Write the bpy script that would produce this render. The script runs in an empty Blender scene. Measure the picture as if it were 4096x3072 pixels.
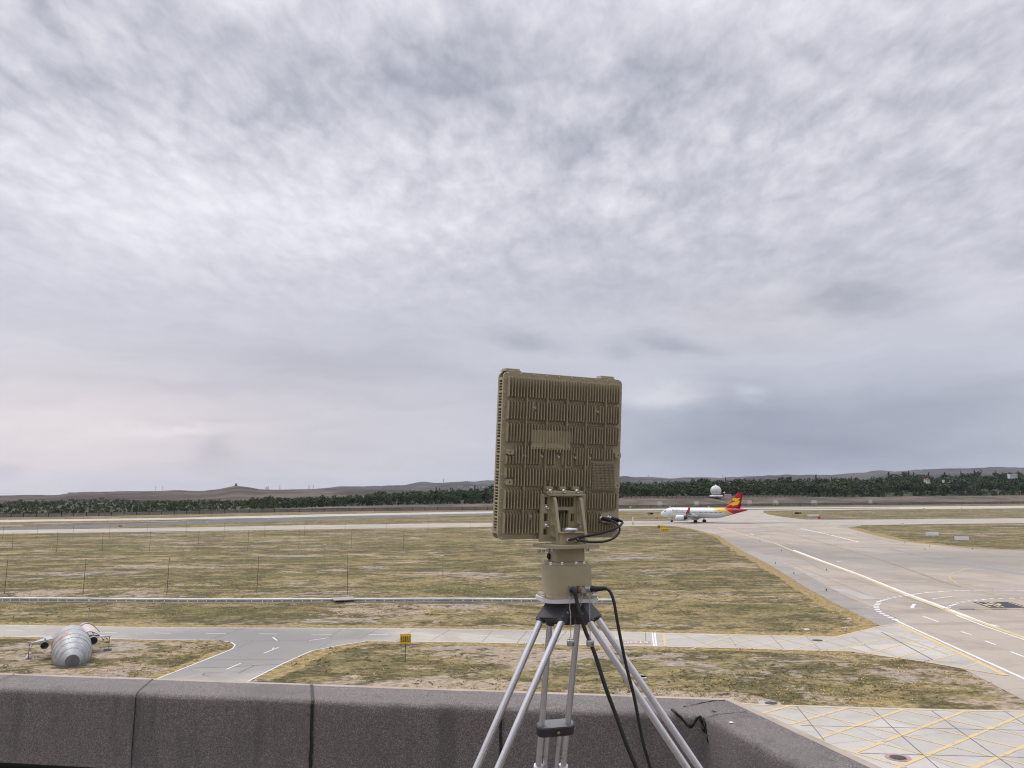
import bpy, math, random
import numpy as np
from mathutils import Vector, Matrix, Euler, noise as mnoise
from mathutils.geometry import tessellate_polygon
random.seed(7)
R_ = math.radians
scene = bpy.context.scene
COL = scene.collection

# ------------------------------------------------------------------ camera
FPX, CAM_Z = 3200.0, 11.0                      # focal length in pixels of a 4096 px wide frame
PITCH, ROLL = math.atan(447/FPX), 20/4096
cF = Vector((0, math.cos(PITCH), math.sin(PITCH)))
r0 = Vector((1, 0, 0)); u0 = Vector((0, -math.sin(PITCH), math.cos(PITCH)))
cU = math.cos(ROLL)*u0 + math.sin(ROLL)*r0
cR = math.cos(ROLL)*r0 - math.sin(ROLL)*u0
CAM = Vector((0, 0, CAM_Z))
cam_d = bpy.data.cameras.new('camera'); cam = bpy.data.objects.new('camera', cam_d); COL.objects.link(cam)
cam_d.sensor_fit = 'HORIZONTAL'; cam_d.sensor_width = 36; cam_d.lens = 36*FPX/4096
cam_d.clip_start = 0.05; cam_d.clip_end = 30000
m3 = Matrix((cR, cU, -cF)).transposed()
cam.matrix_world = Matrix.Translation(CAM) @ m3.to_4x4()
scene.camera = cam
scene.cycles.use_denoising = True; scene.cycles.denoising_prefilter = 'ACCURATE'; scene.cycles.denoising_input_passes = 'RGB_ALBEDO_NORMAL'; scene.cycles.filter_width = 1.15
scene.view_settings.view_transform = 'Standard'; scene.view_settings.look = 'None'
scene.view_settings.exposure = 0.0; scene.view_settings.gamma = 1

def ray(x, y):
    x, y = float(x), float(y); return cF + (x-2048)/FPX*cR - (y-1536)/FPX*cU
def at(x, y, Y):                               # point of that sight line at forward distance Y
    d = ray(x, y); return CAM + d*(float(Y)/d.y)
def G(x, y, z=0.0):                            # where that sight line meets the level z
    d = ray(x, y); return CAM + d*((z-CAM_Z)/d.z)
def yh(x): return 1993-20*x/4096               # the horizon
def proj(P):
    d = Vector(P)-CAM; w = d.dot(cF); return 2048+FPX*d.dot(cR)/w, 1536-FPX*d.dot(cU)/w
def zoom(ox, oy, s): return lambda x, y: (ox+x*s, oy+y*s)
ZB = zoom(2900, 2250, .54069); ZR = zoom(3000, 1850, .49548); ZL = zoom(600, 2300, .5425)
ZM = zoom(2200, 2400, .45208); ZT = zoom(1900, 2300, .46533); ZA = zoom(2500, 1850, .27125)
Z0 = zoom(0, 1850, .31646); Z1 = zoom(0, 2350, .31646); Z6 = zoom(600, 1850, .36166); Z13 = zoom(1300, 1850, .36166)
ZH = zoom(3600, 2350, .22423); ZP = zoom(2120, 2180, .18083)

# ------------------------------------------------------------------ node helpers
def node(t, typ, ins=None, **props):
    n = t.nodes.new(typ)
    for k, v in props.items(): setattr(n, k, v)
    for k, v in (ins or {}).items():
        s = n.inputs[k]
        if isinstance(v, bpy.types.NodeSocket): t.links.new(v, s)
        elif isinstance(v, bpy.types.Node): t.links.new(v.outputs[0], s)
        else: s.default_value = v
    return n
def mth(t, op, a, b=None, c=None, clamp=False):
    ins = {0: a}
    if b is not None: ins[1] = b
    if c is not None: ins[2] = c
    return node(t, 'ShaderNodeMath', ins, operation=op, use_clamp=clamp).outputs[0]
def mixc(t, f, a, b, mode='MIX'):
    n = node(t, 'ShaderNodeMix', {}, data_type='RGBA', blend_type=mode)
    for i, v in ((0, f), (6, a), (7, b)):
        if isinstance(v, bpy.types.NodeSocket): t.links.new(v, n.inputs[i])
        else: n.inputs[i].default_value = (*v, 1) if isinstance(v, tuple) and len(v) == 3 else v
    return n.outputs[2]
def ramp(t, f, stops, interp='LINEAR'):
    n = node(t, 'ShaderNodeValToRGB', {0: f}); cr = n.color_ramp; cr.interpolation = interp
    while len(cr.elements) > 1: cr.elements.remove(cr.elements[0])
    for i, (p, c) in enumerate(stops):
        e = cr.elements[0] if i == 0 else cr.elements.new(p)
        e.position = p; e.color = (*c, 1) if isinstance(c, tuple) else (c, c, c, 1)
    return n.outputs[0]
def step(t, f, a, b):
    return node(t, 'ShaderNodeMapRange', {0: f, 1: a, 2: b, 3: 0.0, 4: 1.0}, interpolation_type='SMOOTHSTEP').outputs[0]
def nz(t, vec, scale, detail=4, rough=.55, dist=0.0, lac=2.0):
    return node(t, 'ShaderNodeTexNoise', {'Vector': vec, 'Scale': scale, 'Detail': detail, 'Roughness': rough, 'Distortion': dist, 'Lacunarity': lac}).outputs[0]

# ------------------------------------------------------------------ world: an overcast sky
SUN_EL, SUN_AZ = R_(52), R_(-48)               # azimuth from +Y towards +X
w = bpy.data.worlds.new('World'); scene.world = w; w.use_nodes = True
t = w.node_tree; t.nodes.clear()
D = node(t, 'ShaderNodeTexCoord').outputs['Generated']
sx = node(t, 'ShaderNodeSeparateXYZ', {0: D}); X, Y, Zc = sx.outputs
az = mth(t, 'ARCTAN2', X, Y)
zc = mth(t, 'MAXIMUM', Zc, 0.0)
den = mth(t, 'ADD', zc, 0.13)
P = node(t, 'ShaderNodeCombineXYZ', {0: mth(t, 'DIVIDE', X, den), 1: mth(t, 'DIVIDE', Y, den), 2: 0.0}).outputs[0]
def mapv(rot, sc): return node(t, 'ShaderNodeMapping', {0: P, 2: (0, 0, rot), 3: sc}).outputs[0]
Pm = mapv(R_(-35), (1.25, .9, 1))
big = nz(t, Pm, 0.62, 5, .5, .5)
mid = nz(t, mapv(R_(-40), (1.3, .9, 1)), 3.6, 6, .50, .15)
bil = mth(t, 'ABSOLUTE', mth(t, 'SUBTRACT', nz(t, mapv(R_(-38), (1.25, .95, 1)), 5.2, 5, .5, .15), .5))
fin = nz(t, mapv(R_(-48), (1.7, .9, 1)), 10.5, 6, .62, .2)
puf = node(t, 'ShaderNodeTexVoronoi', {'Vector': mixc(t, .16, P, node(t, 'ShaderNodeTexNoise', {'Vector': P, 'Scale': 3.0, 'Detail': 4}).outputs[1], 'ADD'), 'Scale': 4.6, 'Smoothness': .9}, feature='SMOOTH_F1').outputs[0]
hiA = step(t, zc, .13, .42)                    # texture is coarser and stronger overhead
AZ = node(t, 'ShaderNodeCombineXYZ', {0: az, 1: Zc, 2: 0.0}).outputs[0]
wob = node(t, 'ShaderNodeTexNoise', {'Vector': node(t, 'ShaderNodeMapping', {0: AZ, 3: (1, 2.2, 1)}).outputs[0], 'Scale': 5.0, 'Detail': 6, 'Roughness': .6}).outputs[1]
AW = node(t, 'ShaderNodeVectorMath', {0: wob, 1: (.15, .085, 0), 2: AZ}, operation='MULTIPLY_ADD').outputs[0]
def blob(dx, dy, rx, ry, wgt, acc, rot=0):
    c = ((dx-1106)/1728+.075, (1071-dy)/1728+.0425, 0)
    q = node(t, 'ShaderNodeVectorMath', {0: AW, 1: c}, operation='SUBTRACT').outputs[0]
    if rot: q = node(t, 'ShaderNodeVectorRotate', {0: q, 'Angle': R_(rot)}, rotation_type='Z_AXIS').outputs[0]
    q = node(t, 'ShaderNodeVectorMath', {0: q, 1: (1728/rx, 1728/ry, 0)}, operation='MULTIPLY').outputs[0]
    q = node(t, 'ShaderNodeVectorMath', {0: q, 1: q}, operation='DOT_PRODUCT').outputs[1]
    e = mth(t, 'EXPONENT', mth(t, 'MULTIPLY', q, -1.0))
    return mth(t, 'MULTIPLY_ADD', e, wgt, acc)
#SKYBASE
streak = nz(t, node(t, 'ShaderNodeMapping', {0: AW, 2: (0, 0, R_(-4)), 3: (2.2, 17, 1)}).outputs[0], 1.6, 6, .55, .3)
lo = mth(t, 'SUBTRACT', 1.0, hiA)
L = mth(t, 'MULTIPLY_ADD', mth(t, 'MULTIPLY', lo, mth(t, 'SUBTRACT', streak, .5)), .20, .70)
L = mth(t, 'MULTIPLY_ADD', mth(t, 'SUBTRACT', big, .5), .14, L)
L = mth(t, 'MULTIPLY_ADD', mth(t, 'MULTIPLY', hiA, mth(t, 'SUBTRACT', mid, .5)), .31, L)
L = mth(t, 'MULTIPLY_ADD', mth(t, 'MULTIPLY', hiA, mth(t, 'SUBTRACT', bil, .10)), .62, L)
L = mth(t, 'MULTIPLY_ADD', mth(t, 'MULTIPLY', hiA, mth(t, 'SUBTRACT', fin, .5)), .44, L)
L = mth(t, 'MULTIPLY_ADD', mth(t, 'MULTIPLY', hiA, mth(t, 'SUBTRACT', .42, puf)), .16, L)
for b in ((800, 250, 600, 80, -.06, -10), (1330, 310, 420, 80, -.08, -10), (300, 340, 300, 40, -.06, -6), (500, 60, 700, 120, .06, 0), (430, 480, 520, 120, .17, 0), (950, 470, 300, 80, .06, 0), (1850, 120, 420, 170, .12, 0),
          (1180, 60, 300, 80, .05, 0), (1720, 960, 470, 130, -.25, 0), (1560, 930, 200, 60, -.10, 10), (1800, 680, 130, 34, -.17, 14), (2150, 655, 90, 28, -.14, 10),
          (1120, 745, 75, 18, -.13, 8), (1450, 752, 80, 20, -.15, 10), (1330, 765, 40, 18, -.10, 0), (1690, 650, 60, 20, .09, 0), (1420, 868, 100, 34, .18, 12),
          (1597, 866, 34, 16, .11, 0), (700, 800, 500, 130, -.05, 0), (150, 960, 400, 130, .09, 0), (700, 800, 380, 90, -.03, 0), (500, 975, 45, 45, -.10, 30), (132, 1000, 36, 16, -.09, 0),
          (430, 935, 160, 10, .08, -4), (1600, 600, 600, 70, -.05, 0), (1050, 560, 250, 40, -.03, 0)):
    L = blob(*b[:5], L, b[5])
colr = ramp(t, L, [(0.10, (.175, .195, .25)), (0.30, (.268, .285, .35)), (.50, (.43, .442, .515)), (.66, (.60, .605, .68)), (.85, (.82, .815, .88)), (1.0, (.95, .94, .99))])
warm = blob(250, 960, 620, 150, 1.0, 0.0)
warm = mth(t, 'MULTIPLY', warm, 1.0)
colr = mixc(t, warm, colr, mixc(t, 1.0, colr, (1.09, .985, .925), 'MULTIPLY'))
cream = mth(t, 'ADD', blob(1450, 872, 110, 30, .45, 0.0), blob(1640, 700, 160, 60, .35, 0.0))
colr = mixc(t, cream, colr, mixc(t, 1.0, colr, (1.04, 1.0, .92), 'MULTIPLY'))
cool = blob(1720, 960, 520, 150, .9, 0.0)
colr = mixc(t, cool, colr, mixc(t, 1.0, colr, (.94, .99, 1.04), 'MULTIPLY'))
zen = mth(t, 'MULTIPLY_ADD', step(t, Zc, .50, .95), 2.0, 1.0)
zen = mth(t, 'MULTIPLY', zen, mth(t, 'MULTIPLY_ADD', step(t, mth(t, 'MULTIPLY', Y, -1.0), -.15, .5), -.15, 1.0))
colr = mixc(t, 1.0, colr, node(t, 'ShaderNodeCombineColor', {0: zen, 1: zen, 2: zen}).outputs[0], 'MULTIPLY')
colr = mixc(t, 1.0, colr, (10.0, 10.0, 10.0), 'MULTIPLY')
sky = node(t, 'ShaderNodeTexSky', sky_type='NISHITA', sun_disc=False, sun_elevation=SUN_EL, sun_rotation=SUN_AZ).outputs[0]
fin_c = mixc(t, .96, sky, colr)
bg = node(t, 'ShaderNodeBackground', {0: fin_c, 1: 0.1})
t.links.new(bg.outputs[0], node(t, 'ShaderNodeOutputWorld').inputs[0])

sun_d = bpy.data.lights.new('sun', 'SUN'); sun = bpy.data.objects.new('sun', sun_d); COL.objects.link(sun)
sun_d.energy = 1.5; sun_d.angle = R_(24); sun_d.color = (1, .94, .86)
sv = Vector((math.sin(SUN_AZ)*math.cos(SUN_EL), math.cos(SUN_AZ)*math.cos(SUN_EL), math.sin(SUN_EL)))
sun.rotation_euler = sv.to_track_quat('Z', 'Y').to_euler(); sun.location = (0, 0, 60)

# ------------------------------------------------------------------ mesh + object helpers
class MB:
    def __init__(s): s.v = []; s.f = []; s.m = []; s.sm = []; s.mi = 0; s.X = Matrix.Identity(4)
    def add(s, vs, fs, smooth=False):
        o = len(s.v); s.v += [s.X @ Vector(v) for v in vs]
        for f in fs: s.f.append([o+i for i in f]); s.m.append(s.mi); s.sm.append(smooth)
    def box(s, c, d, rz=0, M=None):
        x, y, z = d[0]/2, d[1]/2, d[2]/2
        vs = [Vector((a*x, b*y, e*z)) for e in (-1, 1) for b in (-1, 1) for a in (-1, 1)]
        T = Matrix.Translation(Vector(c)) @ (M.to_4x4() if M else Matrix.Rotation(rz, 4, 'Z'))
        s.add([T @ v for v in vs], [(0, 2, 3, 1), (4, 5, 7, 6), (0, 1, 5, 4), (2, 6, 7, 3), (0, 4, 6, 2), (1, 3, 7, 5)]); return s
    def path(s, pts, r, n=8, cap=True):
        pts = [Vector(p) for p in pts]; k = len(pts); rr = r if isinstance(r, (list, tuple)) else [r]*k
        vs = []; u = None
        for i, p in enumerate(pts):
            d = (pts[min(i+1, k-1)]-pts[max(i-1, 0)]).normalized()
            if u is None: u = d.orthogonal().normalized()
            u = (u-d*u.dot(d)).normalized(); w_ = d.cross(u)
            vs += [p+(u*math.cos(a)+w_*math.sin(a))*rr[i] for a in [2*math.pi*j/n for j in range(n)]]
        fs = [(i*n+j, i*n+(j+1) % n, (i+1)*n+(j+1) % n, (i+1)*n+j) for i in range(k-1) for j in range(n)]
        s.add(vs, fs, n > 4)
        if cap: s.add([vs[j] for j in range(n)], [tuple(range(n))[::-1]]); s.add(vs[-n:], [tuple(range(n))])
        return s
    def tube(s, a, b, r, r2=None, n=10): return s.path([a, b], [r, r if r2 is None else r2], n)
    def lathe(s, prof, n=24, c=(0, 0, 0), M=None, smooth=True, arc=(0, 2*math.pi)):
        full = abs(arc[1]-arc[0]-2*math.pi) < 1e-6; m = n if full else n+1
        T = Matrix.Translation(Vector(c)) @ (M.to_4x4() if M else Matrix.Identity(4)); vs = []
        for r, z in prof: vs += [T @ Vector((r*math.cos(a), r*math.sin(a), z)) for a in [arc[0]+(arc[1]-arc[0])*j/n for j in range(m)]]
        fs = [(i*m+j, i*m+(j+1) % m, (i+1)*m+(j+1) % m, (i+1)*m+j) for i in range(len(prof)-1) for j in range(n)]
        s.add(vs, fs, smooth)
        for i in (0, len(prof)-1):
            if prof[i][0] > 1e-4 and full: s.add(vs[i*m:(i+1)*m], [tuple(range(m)) if i else tuple(range(m))[::-1]])
        return s
    def prism(s, poly, z0, z1, M=None):           # polygon in XY extruded along Z, then M
        T = M.to_4x4() if M else Matrix.Identity(4); n = len(poly)
        a = sum(poly[i][0]*poly[(i+1) % n][1]-poly[(i+1) % n][0]*poly[i][1] for i in range(n))
        if a < 0: poly = poly[::-1]
        vs = [T @ Vector((p[0], p[1], z)) for z in (z0, z1) for p in poly]
        tri = tessellate_polygon([[Vector((p[0], p[1], 0)) for p in poly]])
        fs = []
        for q in tri:
            A = [poly[i] for i in q]; ar = (A[1][0]-A[0][0])*(A[2][1]-A[0][1])-(A[2][0]-A[0][0])*(A[1][1]-A[0][1])
            q = tuple(q) if ar > 0 else tuple(q)[::-1]
            fs.append(tuple(n+i for i in q)); fs.append(q[::-1])
        fs += [(i, (i+1) % n, n+(i+1) % n, n+i) for i in range(n)]
        s.add(vs, fs); return s
    def sheet(s, pts):                            # a flat polygon lying on the ground
        pts = [Vector(p) for p in pts]
        fs = []
        for q in tessellate_polygon([[Vector((p.x, p.y, 0)) for p in pts]]):
            A = [pts[i] for i in q]; ar = (A[1].x-A[0].x)*(A[2].y-A[0].y)-(A[2].x-A[0].x)*(A[1].y-A[0].y)
            fs.append(tuple(q) if ar > 0 else tuple(q)[::-1])
        s.add(pts, fs); return s
    def ribbon(s, pts, wid, z):                   # a painted line of that width along ground points
        pts = [Vector((p[0], p[1], z)) for p in pts]; L_ = []; R2 = []
        for i, p in enumerate(pts):
            d = (pts[min(i+1, len(pts)-1)]-pts[max(i-1, 0)]); d.z = 0; d.normalize(); q = Vector((-d.y, d.x, 0))*wid/2
            L_.append(p+q); R2.append(p-q)
        n = len(pts); s.add(L_+R2, [(n+i, n+i+1, i+1, i) for i in range(n-1)]); return s
    def ball(s, c, r, n=16, m=10, sc=(1, 1, 1)):
        prof = [(max(1e-5, math.sin(math.pi*i/m)), -math.cos(math.pi*i/m)) for i in range(m+1)]
        return s.lathe(prof, n, c, Matrix.Diagonal((r*sc[0], r*sc[1], r*sc[2])))
    def build(s, name, mats, parent=None, shift=None):
        me = bpy.data.meshes.new(name)
        vs = s.v if shift is None else [v-shift for v in s.v]
        me.from_pydata([tuple(v) for v in vs], [], s.f)
        for m_ in (mats if isinstance(mats, (list, tuple)) else [mats]): me.materials.append(m_)
        me.polygons.foreach_set('material_index', s.m); me.polygons.foreach_set('use_smooth', s.sm); me.update()
        o = bpy.data.objects.new(name, me); COL.objects.link(o); o.parent = parent
        return o
def obj(name, mb, mat, parent=None): return mb.build(name, mat, parent)
def tag(o, label=None, cat=None, group=None, kind=None):
    for k, v in (('label', label), ('category', cat), ('group', group), ('kind', kind)):
        if v: o[k] = v
    return o
def thing(name, label, cat, loc=(0, 0, 0), rz=0, group=None):
    o = bpy.data.objects.new(name, None); o.empty_display_size = .2; COL.objects.link(o)
    o.location = loc; o.rotation_euler = (0, 0, rz); return tag(o, label, cat, group)
def struct(name, mb, mat): return tag(mb.build(name, mat), kind='structure')
def kids(o): return [c for c in bpy.data.objects if c.parent == o]
def dup(root, loc, rz=0, label=None, scale=None):
    def rec(o, par):
        c = o.copy(); COL.objects.link(c)
        if par: c.parent = par
        for ch in list(o.children): rec(ch, c)
        return c
    r = rec(root, None); r.location = loc; r.rotation_euler = (0, 0, rz)
    if scale: r.scale = scale
    if label: r['label'] = label
    return r
def bevel(o, wdt, seg=2):
    m_ = o.modifiers.new('bevel', 'BEVEL'); m_.width = wdt; m_.segments = seg; m_.limit_method = 'ANGLE'; m_.angle_limit = R_(40); return o
def text_into(mb, body, M, wid=None, hei=None, thick=0.0):
    cu = bpy.data.curves.new('t', 'FONT'); cu.body = body; cu.align_x = 'CENTER'; cu.align_y = 'CENTER'; cu.extrude = thick; cu.resolution_u = 3
    o = bpy.data.objects.new('t', cu); COL.objects.link(o); bpy.context.view_layer.update()
    me = bpy.data.meshes.new_from_object(o.evaluated_get(bpy.context.evaluated_depsgraph_get()))
    vs = [v.co.copy() for v in me.vertices]; fs = [tuple(p.vertices) for p in me.polygons]
    bpy.data.objects.remove(o); bpy.data.curves.remove(cu); bpy.data.meshes.remove(me)
    lo_ = [min(v[i] for v in vs) for i in range(2)]; hi_ = [max(v[i] for v in vs) for i in range(2)]
    kx = wid/(hi_[0]-lo_[0]) if wid else None; ky = hei/(hi_[1]-lo_[1]) if hei else None
    kx = kx or ky; ky = ky or kx
    c = [(lo_[i]+hi_[i])/2 for i in range(2)]
    mb.add([M.to_4x4() @ Vector(((v.x-c[0])*kx, (v.y-c[1])*ky, v.z)) for v in vs], fs)

# ------------------------------------------------------------------ materials
def newmat(name):
    m_ = bpy.data.materials.new(name); m_.use_nodes = True; t_ = m_.node_tree; t_.nodes.clear()
    b = node(t_, 'ShaderNodeBsdfPrincipled'); o = node(t_, 'ShaderNodeOutputMaterial'); t_.links.new(b.outputs[0], o.inputs[0])
    return m_, t_, b
def setc(t_, b, sock, v):
    if isinstance(v, bpy.types.NodeSocket): t_.links.new(v, b.inputs[sock])
    else: b.inputs[sock].default_value = (*v, 1) if isinstance(v, tuple) else v
def paint(name, c, rough=.55, metal=0.0, var=.12, scale=6.0, bump=0.0, bscale=80, spec=.5):
    m_, t_, b = newmat(name); co = node(t_, 'ShaderNodeTexCoord').outputs['Object']
    n1 = nz(t_, co, scale, 5, .6)
    f = ramp(t_, n1, [(.3, 0.0), (.7, 1.0)])
    setc(t_, b, 'Base Color', mixc(t_, f, tuple(x*(1-var) for x in c), tuple(min(1, x*(1+var)) for x in c)))
    setc(t_, b, 'Roughness', mth(t_, 'MULTIPLY_ADD', n1, .2, rough-.1)); b.inputs['Metallic'].default_value = metal
    b.inputs['Specular IOR Level'].default_value = spec
    if bump:
        bn = node(t_, 'ShaderNodeBump', {'Strength': bump, 'Distance': .01, 'Height': nz(t_, co, bscale, 4, .6)})
        t_.links.new(bn.outputs[0], b.inputs['Normal'])
    return m_
def wpos(t_, sc=(1, 1, 1), rot=0):
    return node(t_, 'ShaderNodeMapping', {0: node(t_, 'ShaderNodeNewGeometry').outputs['Position'], 2: (0, 0, rot), 3: sc}).outputs[0]

def grass_mat(name, soil_bias, dark=1.0, green=0.0, alpha=False):
    m_, t_, b = newmat(name)
    p = wpos(t_, (.50, 1, 1), R_(2)); q = wpos(t_, (.75, 1, 1)); fq = wpos(t_, (.8, 1, 1))
    n0 = nz(t_, p, .018, 4, .55); n2 = nz(t_, q, .33, 9, .72, .6); n3 = nz(t_, fq, 2.6, 7, .78, .3); n1 = nz(t_, p, .09, 7, .66, .5)
    f3 = step(t_, n3, .36, .66)
    def tint(k, a): return tuple(x*k*dark for x in a)
    olive = mixc(t_, f3, tint(1, (.050, .045, .023)), tint(1, (.175, .150, .074)))
    straw = mixc(t_, f3, tint(1, (.165, .130, .060)), tint(1, (.41, .328, .170)))
    sm_ = mth(t_, 'ADD', mth(t_, 'MULTIPLY', n2, .62), mth(t_, 'ADD', mth(t_, 'MULTIPLY', n1, .24), mth(t_, 'MULTIPLY', n0, .14)))
    c = mixc(t_, step(t_, sm_, .455, .57), olive, straw)
    gm = step(t_, mth(t_, 'ADD', mth(t_, 'MULTIPLY', nz(t_, p, .07, 5, .6), .6), mth(t_, 'MULTIPLY', n2, .4)), .52-green, .62-green)
    c = mixc(t_, mth(t_, 'MULTIPLY', gm, .6), c, mixc(t_, f3, tint(1, (.042, .05, .016)), tint(1, (.165, .168, .055))))
    sv_ = mth(t_, 'ADD', mth(t_, 'MULTIPLY', nz(t_, wpos(t_, (.45, 1, 1), R_(-6)), .10, 8, .68, .7), .60), mth(t_, 'MULTIPLY', nz(t_, q, .7, 8, .74, .5), .40))
    soil = step(t_, sv_, .530-soil_bias, .575-soil_bias)
    c = mixc(t_, mth(t_, 'MULTIPLY', soil, .92), c, mixc(t_, f3, (.25, .195, .14), (.50, .40, .295)))
    grey = mth(t_, 'MULTIPLY', step(t_, nz(t_, p, .055, 5, .6), .48, .60), soil)
    c = mixc(t_, mth(t_, 'MULTIPLY', grey, .85), c, mixc(t_, f3, (.23, .205, .19), (.40, .365, .345)))
    spk = step(t_, nz(t_, q, 1.3, 7, .8), .585, .66)
    c = mixc(t_, mth(t_, 'MULTIPLY', spk, .7), c, tint(1, (.040, .034, .017)))
    setc(t_, b, 'Base Color', c); b.inputs['Roughness'].default_value = .95; b.inputs['Specular IOR Level'].default_value = .08
    bn = node(t_, 'ShaderNodeBump', {'Strength': .6, 'Distance': .15, 'Height': n2}); t_.links.new(bn.outputs[0], b.inputs['Normal'])
    if alpha:
        fd = node(t_, 'ShaderNodeAttribute', attribute_name='fade').outputs['Fac']
        c2 = mixc(t_, f3, (.17, .128, .06), (.45, .345, .17)); c2 = mixc(t_, mth(t_, 'MULTIPLY', spk, .5), c2, (.07, .055, .025)); setc(t_, b, 'Base Color', c2)
        t_.links.new(step(t_, mth(t_, 'ADD', fd, mth(t_, 'MULTIPLY_ADD', n2, 1.8, -.9)), .38, .62), b.inputs['Alpha'])
    return m_
def concrete_mat(name, base, rot=0.0, slab=(5, 5), joint=.04, stain=.5, warm=(1, 1, 1), jdark=.55, streak=0.0, worn_shaded=()):
    m_, t_, b = newmat(name); p = wpos(t_, (1, 1, 1), rot)
    n1 = nz(t_, p, .12, 6, .6, .4); n2 = nz(t_, p, 1.5, 6, .65); n3 = nz(t_, wpos(t_, (.10, 1, 1), rot), .30, 7, .65, .4)
    c = mixc(t_, n2, tuple(base*.86*x for x in warm), tuple(base*1.12*x for x in warm))
    br = node(t_, 'ShaderNodeTexBrick', {'Vector': p, 'Color1': (.86, .86, .86, 1), 'Color2': (1.06, 1.06, 1.06, 1), 'Mortar': (jdark, jdark, jdark, 1), 'Scale': 1.0, 'Mortar Size': joint, 'Brick Width': slab[0], 'Row Height': slab[1]}, offset=0.0, offset_frequency=1).outputs[0]
    c = mixc(t_, 1.0, c, br, 'MULTIPLY')
    c = mixc(t_, mth(t_, 'MULTIPLY', step(t_, n1, .50, .66), stain), c, tuple(base*.62*x for x in warm))
    c = mixc(t_, mth(t_, 'MULTIPLY', step(t_, n3, .52, .68), stain*.8+streak), c, tuple(base*.66*x for x in warm))
    c = mixc(t_, mth(t_, 'MULTIPLY', step(t_, nz(t_, p, .2, 4, .6), .60, .66), stain*.6), c, tuple(min(.8, base*1.3*x) for x in warm))
    for (wx, wy, rx, ry, k) in worn_shaded:              # ground rubbed dark by tyres; the airliner's contact shade is painted here too
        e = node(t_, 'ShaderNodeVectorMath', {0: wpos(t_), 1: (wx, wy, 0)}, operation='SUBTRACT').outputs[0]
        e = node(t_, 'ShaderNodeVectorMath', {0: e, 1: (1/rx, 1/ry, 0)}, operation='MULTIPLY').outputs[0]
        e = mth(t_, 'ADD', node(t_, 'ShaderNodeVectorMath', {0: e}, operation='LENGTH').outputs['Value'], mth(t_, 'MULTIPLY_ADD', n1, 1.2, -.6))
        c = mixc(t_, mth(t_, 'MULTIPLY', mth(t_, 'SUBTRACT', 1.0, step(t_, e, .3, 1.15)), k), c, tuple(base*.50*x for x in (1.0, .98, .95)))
    setc(t_, b, 'Base Color', c); b.inputs['Roughness'].default_value = .85; b.inputs['Specular IOR Level'].default_value = .25
    return m_
def line_mat(name, c, wear=.5):
    m_, t_, b = newmat(name); p = wpos(t_)
    f = step(t_, nz(t_, p, 2.5, 6, .7), .52, .64)
    setc(t_, b, 'Base Color', mixc(t_, mth(t_, 'MULTIPLY', f, wear), c, (.36, .34, .31))); b.inputs['Roughness'].default_value = .8
    return m_
def leaf_mat(name, a, c, island=True):
    m_, t_, b = newmat(name); g = node(t_, 'ShaderNodeNewGeometry'); oi = node(t_, 'ShaderNodeObjectInfo')
    f = mth(t_, 'ADD', mth(t_, 'MULTIPLY', g.outputs['Random Per Island'], .45), mth(t_, 'MULTIPLY_ADD', step(t_, nz(t_, wpos(t_), .075, 3, .6), .38, .64), .62, .02))
    f = mth(t_, 'ADD', f, mth(t_, 'MULTIPLY', mth(t_, 'SUBTRACT', oi.outputs['Random'], .5), .5))
    setc(t_, b, 'Base Color', ramp(t_, f, [(.2, a), (.9, c)])); b.inputs['Roughness'].default_value = .9; b.inputs['Specular IOR Level'].default_value = .15
    return m_

M_field = grass_mat('dry_field_grass', 0.0)
M_verge = grass_mat('dry_verge_grass', 0, alpha=True)
M_island = grass_mat('patchy_grass_soil', .034, 1.0, .0)
M_strip = grass_mat('runway_strip_grass', .02, .95)
M_road = concrete_mat('service_road_concrete', .43, R_(38), (6, 4.2), .03, .42, (1.07, .98, .84), .72, .08, [(*G(1010, 2600).xy, 11, 13, .8), (*G(1000, 2545).xy, 12, 5, .55), (*G(760, 2530).xy, 14, 4, .4)])
M_hatch = concrete_mat('pale_concrete', .47, R_(-15), (6.5, 6.5), .03, .40, (1.05, .98, .885), .7)
M_apron = concrete_mat('apron_concrete', .37, R_(-9.5+90), (14, 5.5), .035, .5, (1.11, .955, .79), .75, .15, [(*G(3050, 2190).xy, 16, 60, .35), (*G(3900, 2240).xy, 26, 30, .4)])
M_taxi = concrete_mat('taxiway_concrete', .40, R_(0), (6, 5), .03, .3, (1.08, .965, .81), .85, 0, [(*G(2850, 2093).xy, 55, 14, .65), (*G(1500, 2110).xy, 160, 5, .25)])  # first dark patch: tyre marks plus the airliner's contact shadow, painted in
M_asph = concrete_mat('runway_asphalt', .16, R_(20), (80, 80), .02, .35, (1.0, .98, 1.0), .9)
M_runw = concrete_mat('runway_concrete', .46, R_(20), (10, 8), .03, .2, (1.06, .975, .85), .85)
M_gravel = concrete_mat('gravel_shoulder', .33, R_(-9.5), (50, 50), .02, .6, (1.07, .97, .86), .8)
M_white = line_mat('white_line_paint', (.74, .735, .72), .6)
M_yel = line_mat('yellow_line_paint', (.62, .47, .235), .9)
M_yel2 = line_mat('faded_yellow_line', (.47, .37, .20), .7)
M_black = line_mat('black_line_paint', (.035, .036, .045), .2)
M_joint = line_mat('tarred_joint', (.10, .093, .088), .35)
M_blue = line_mat('blue_line_paint', (.25, .255, .28), .6)
M_red = line_mat('red_line_paint', (.42, .24, .23), .7)
M_pink = line_mat('pink_white_dash', (.72, .60, .62), .3)
M_brown = line_mat('brown_taxi_line', (.26, .21, .15), .3)
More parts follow.
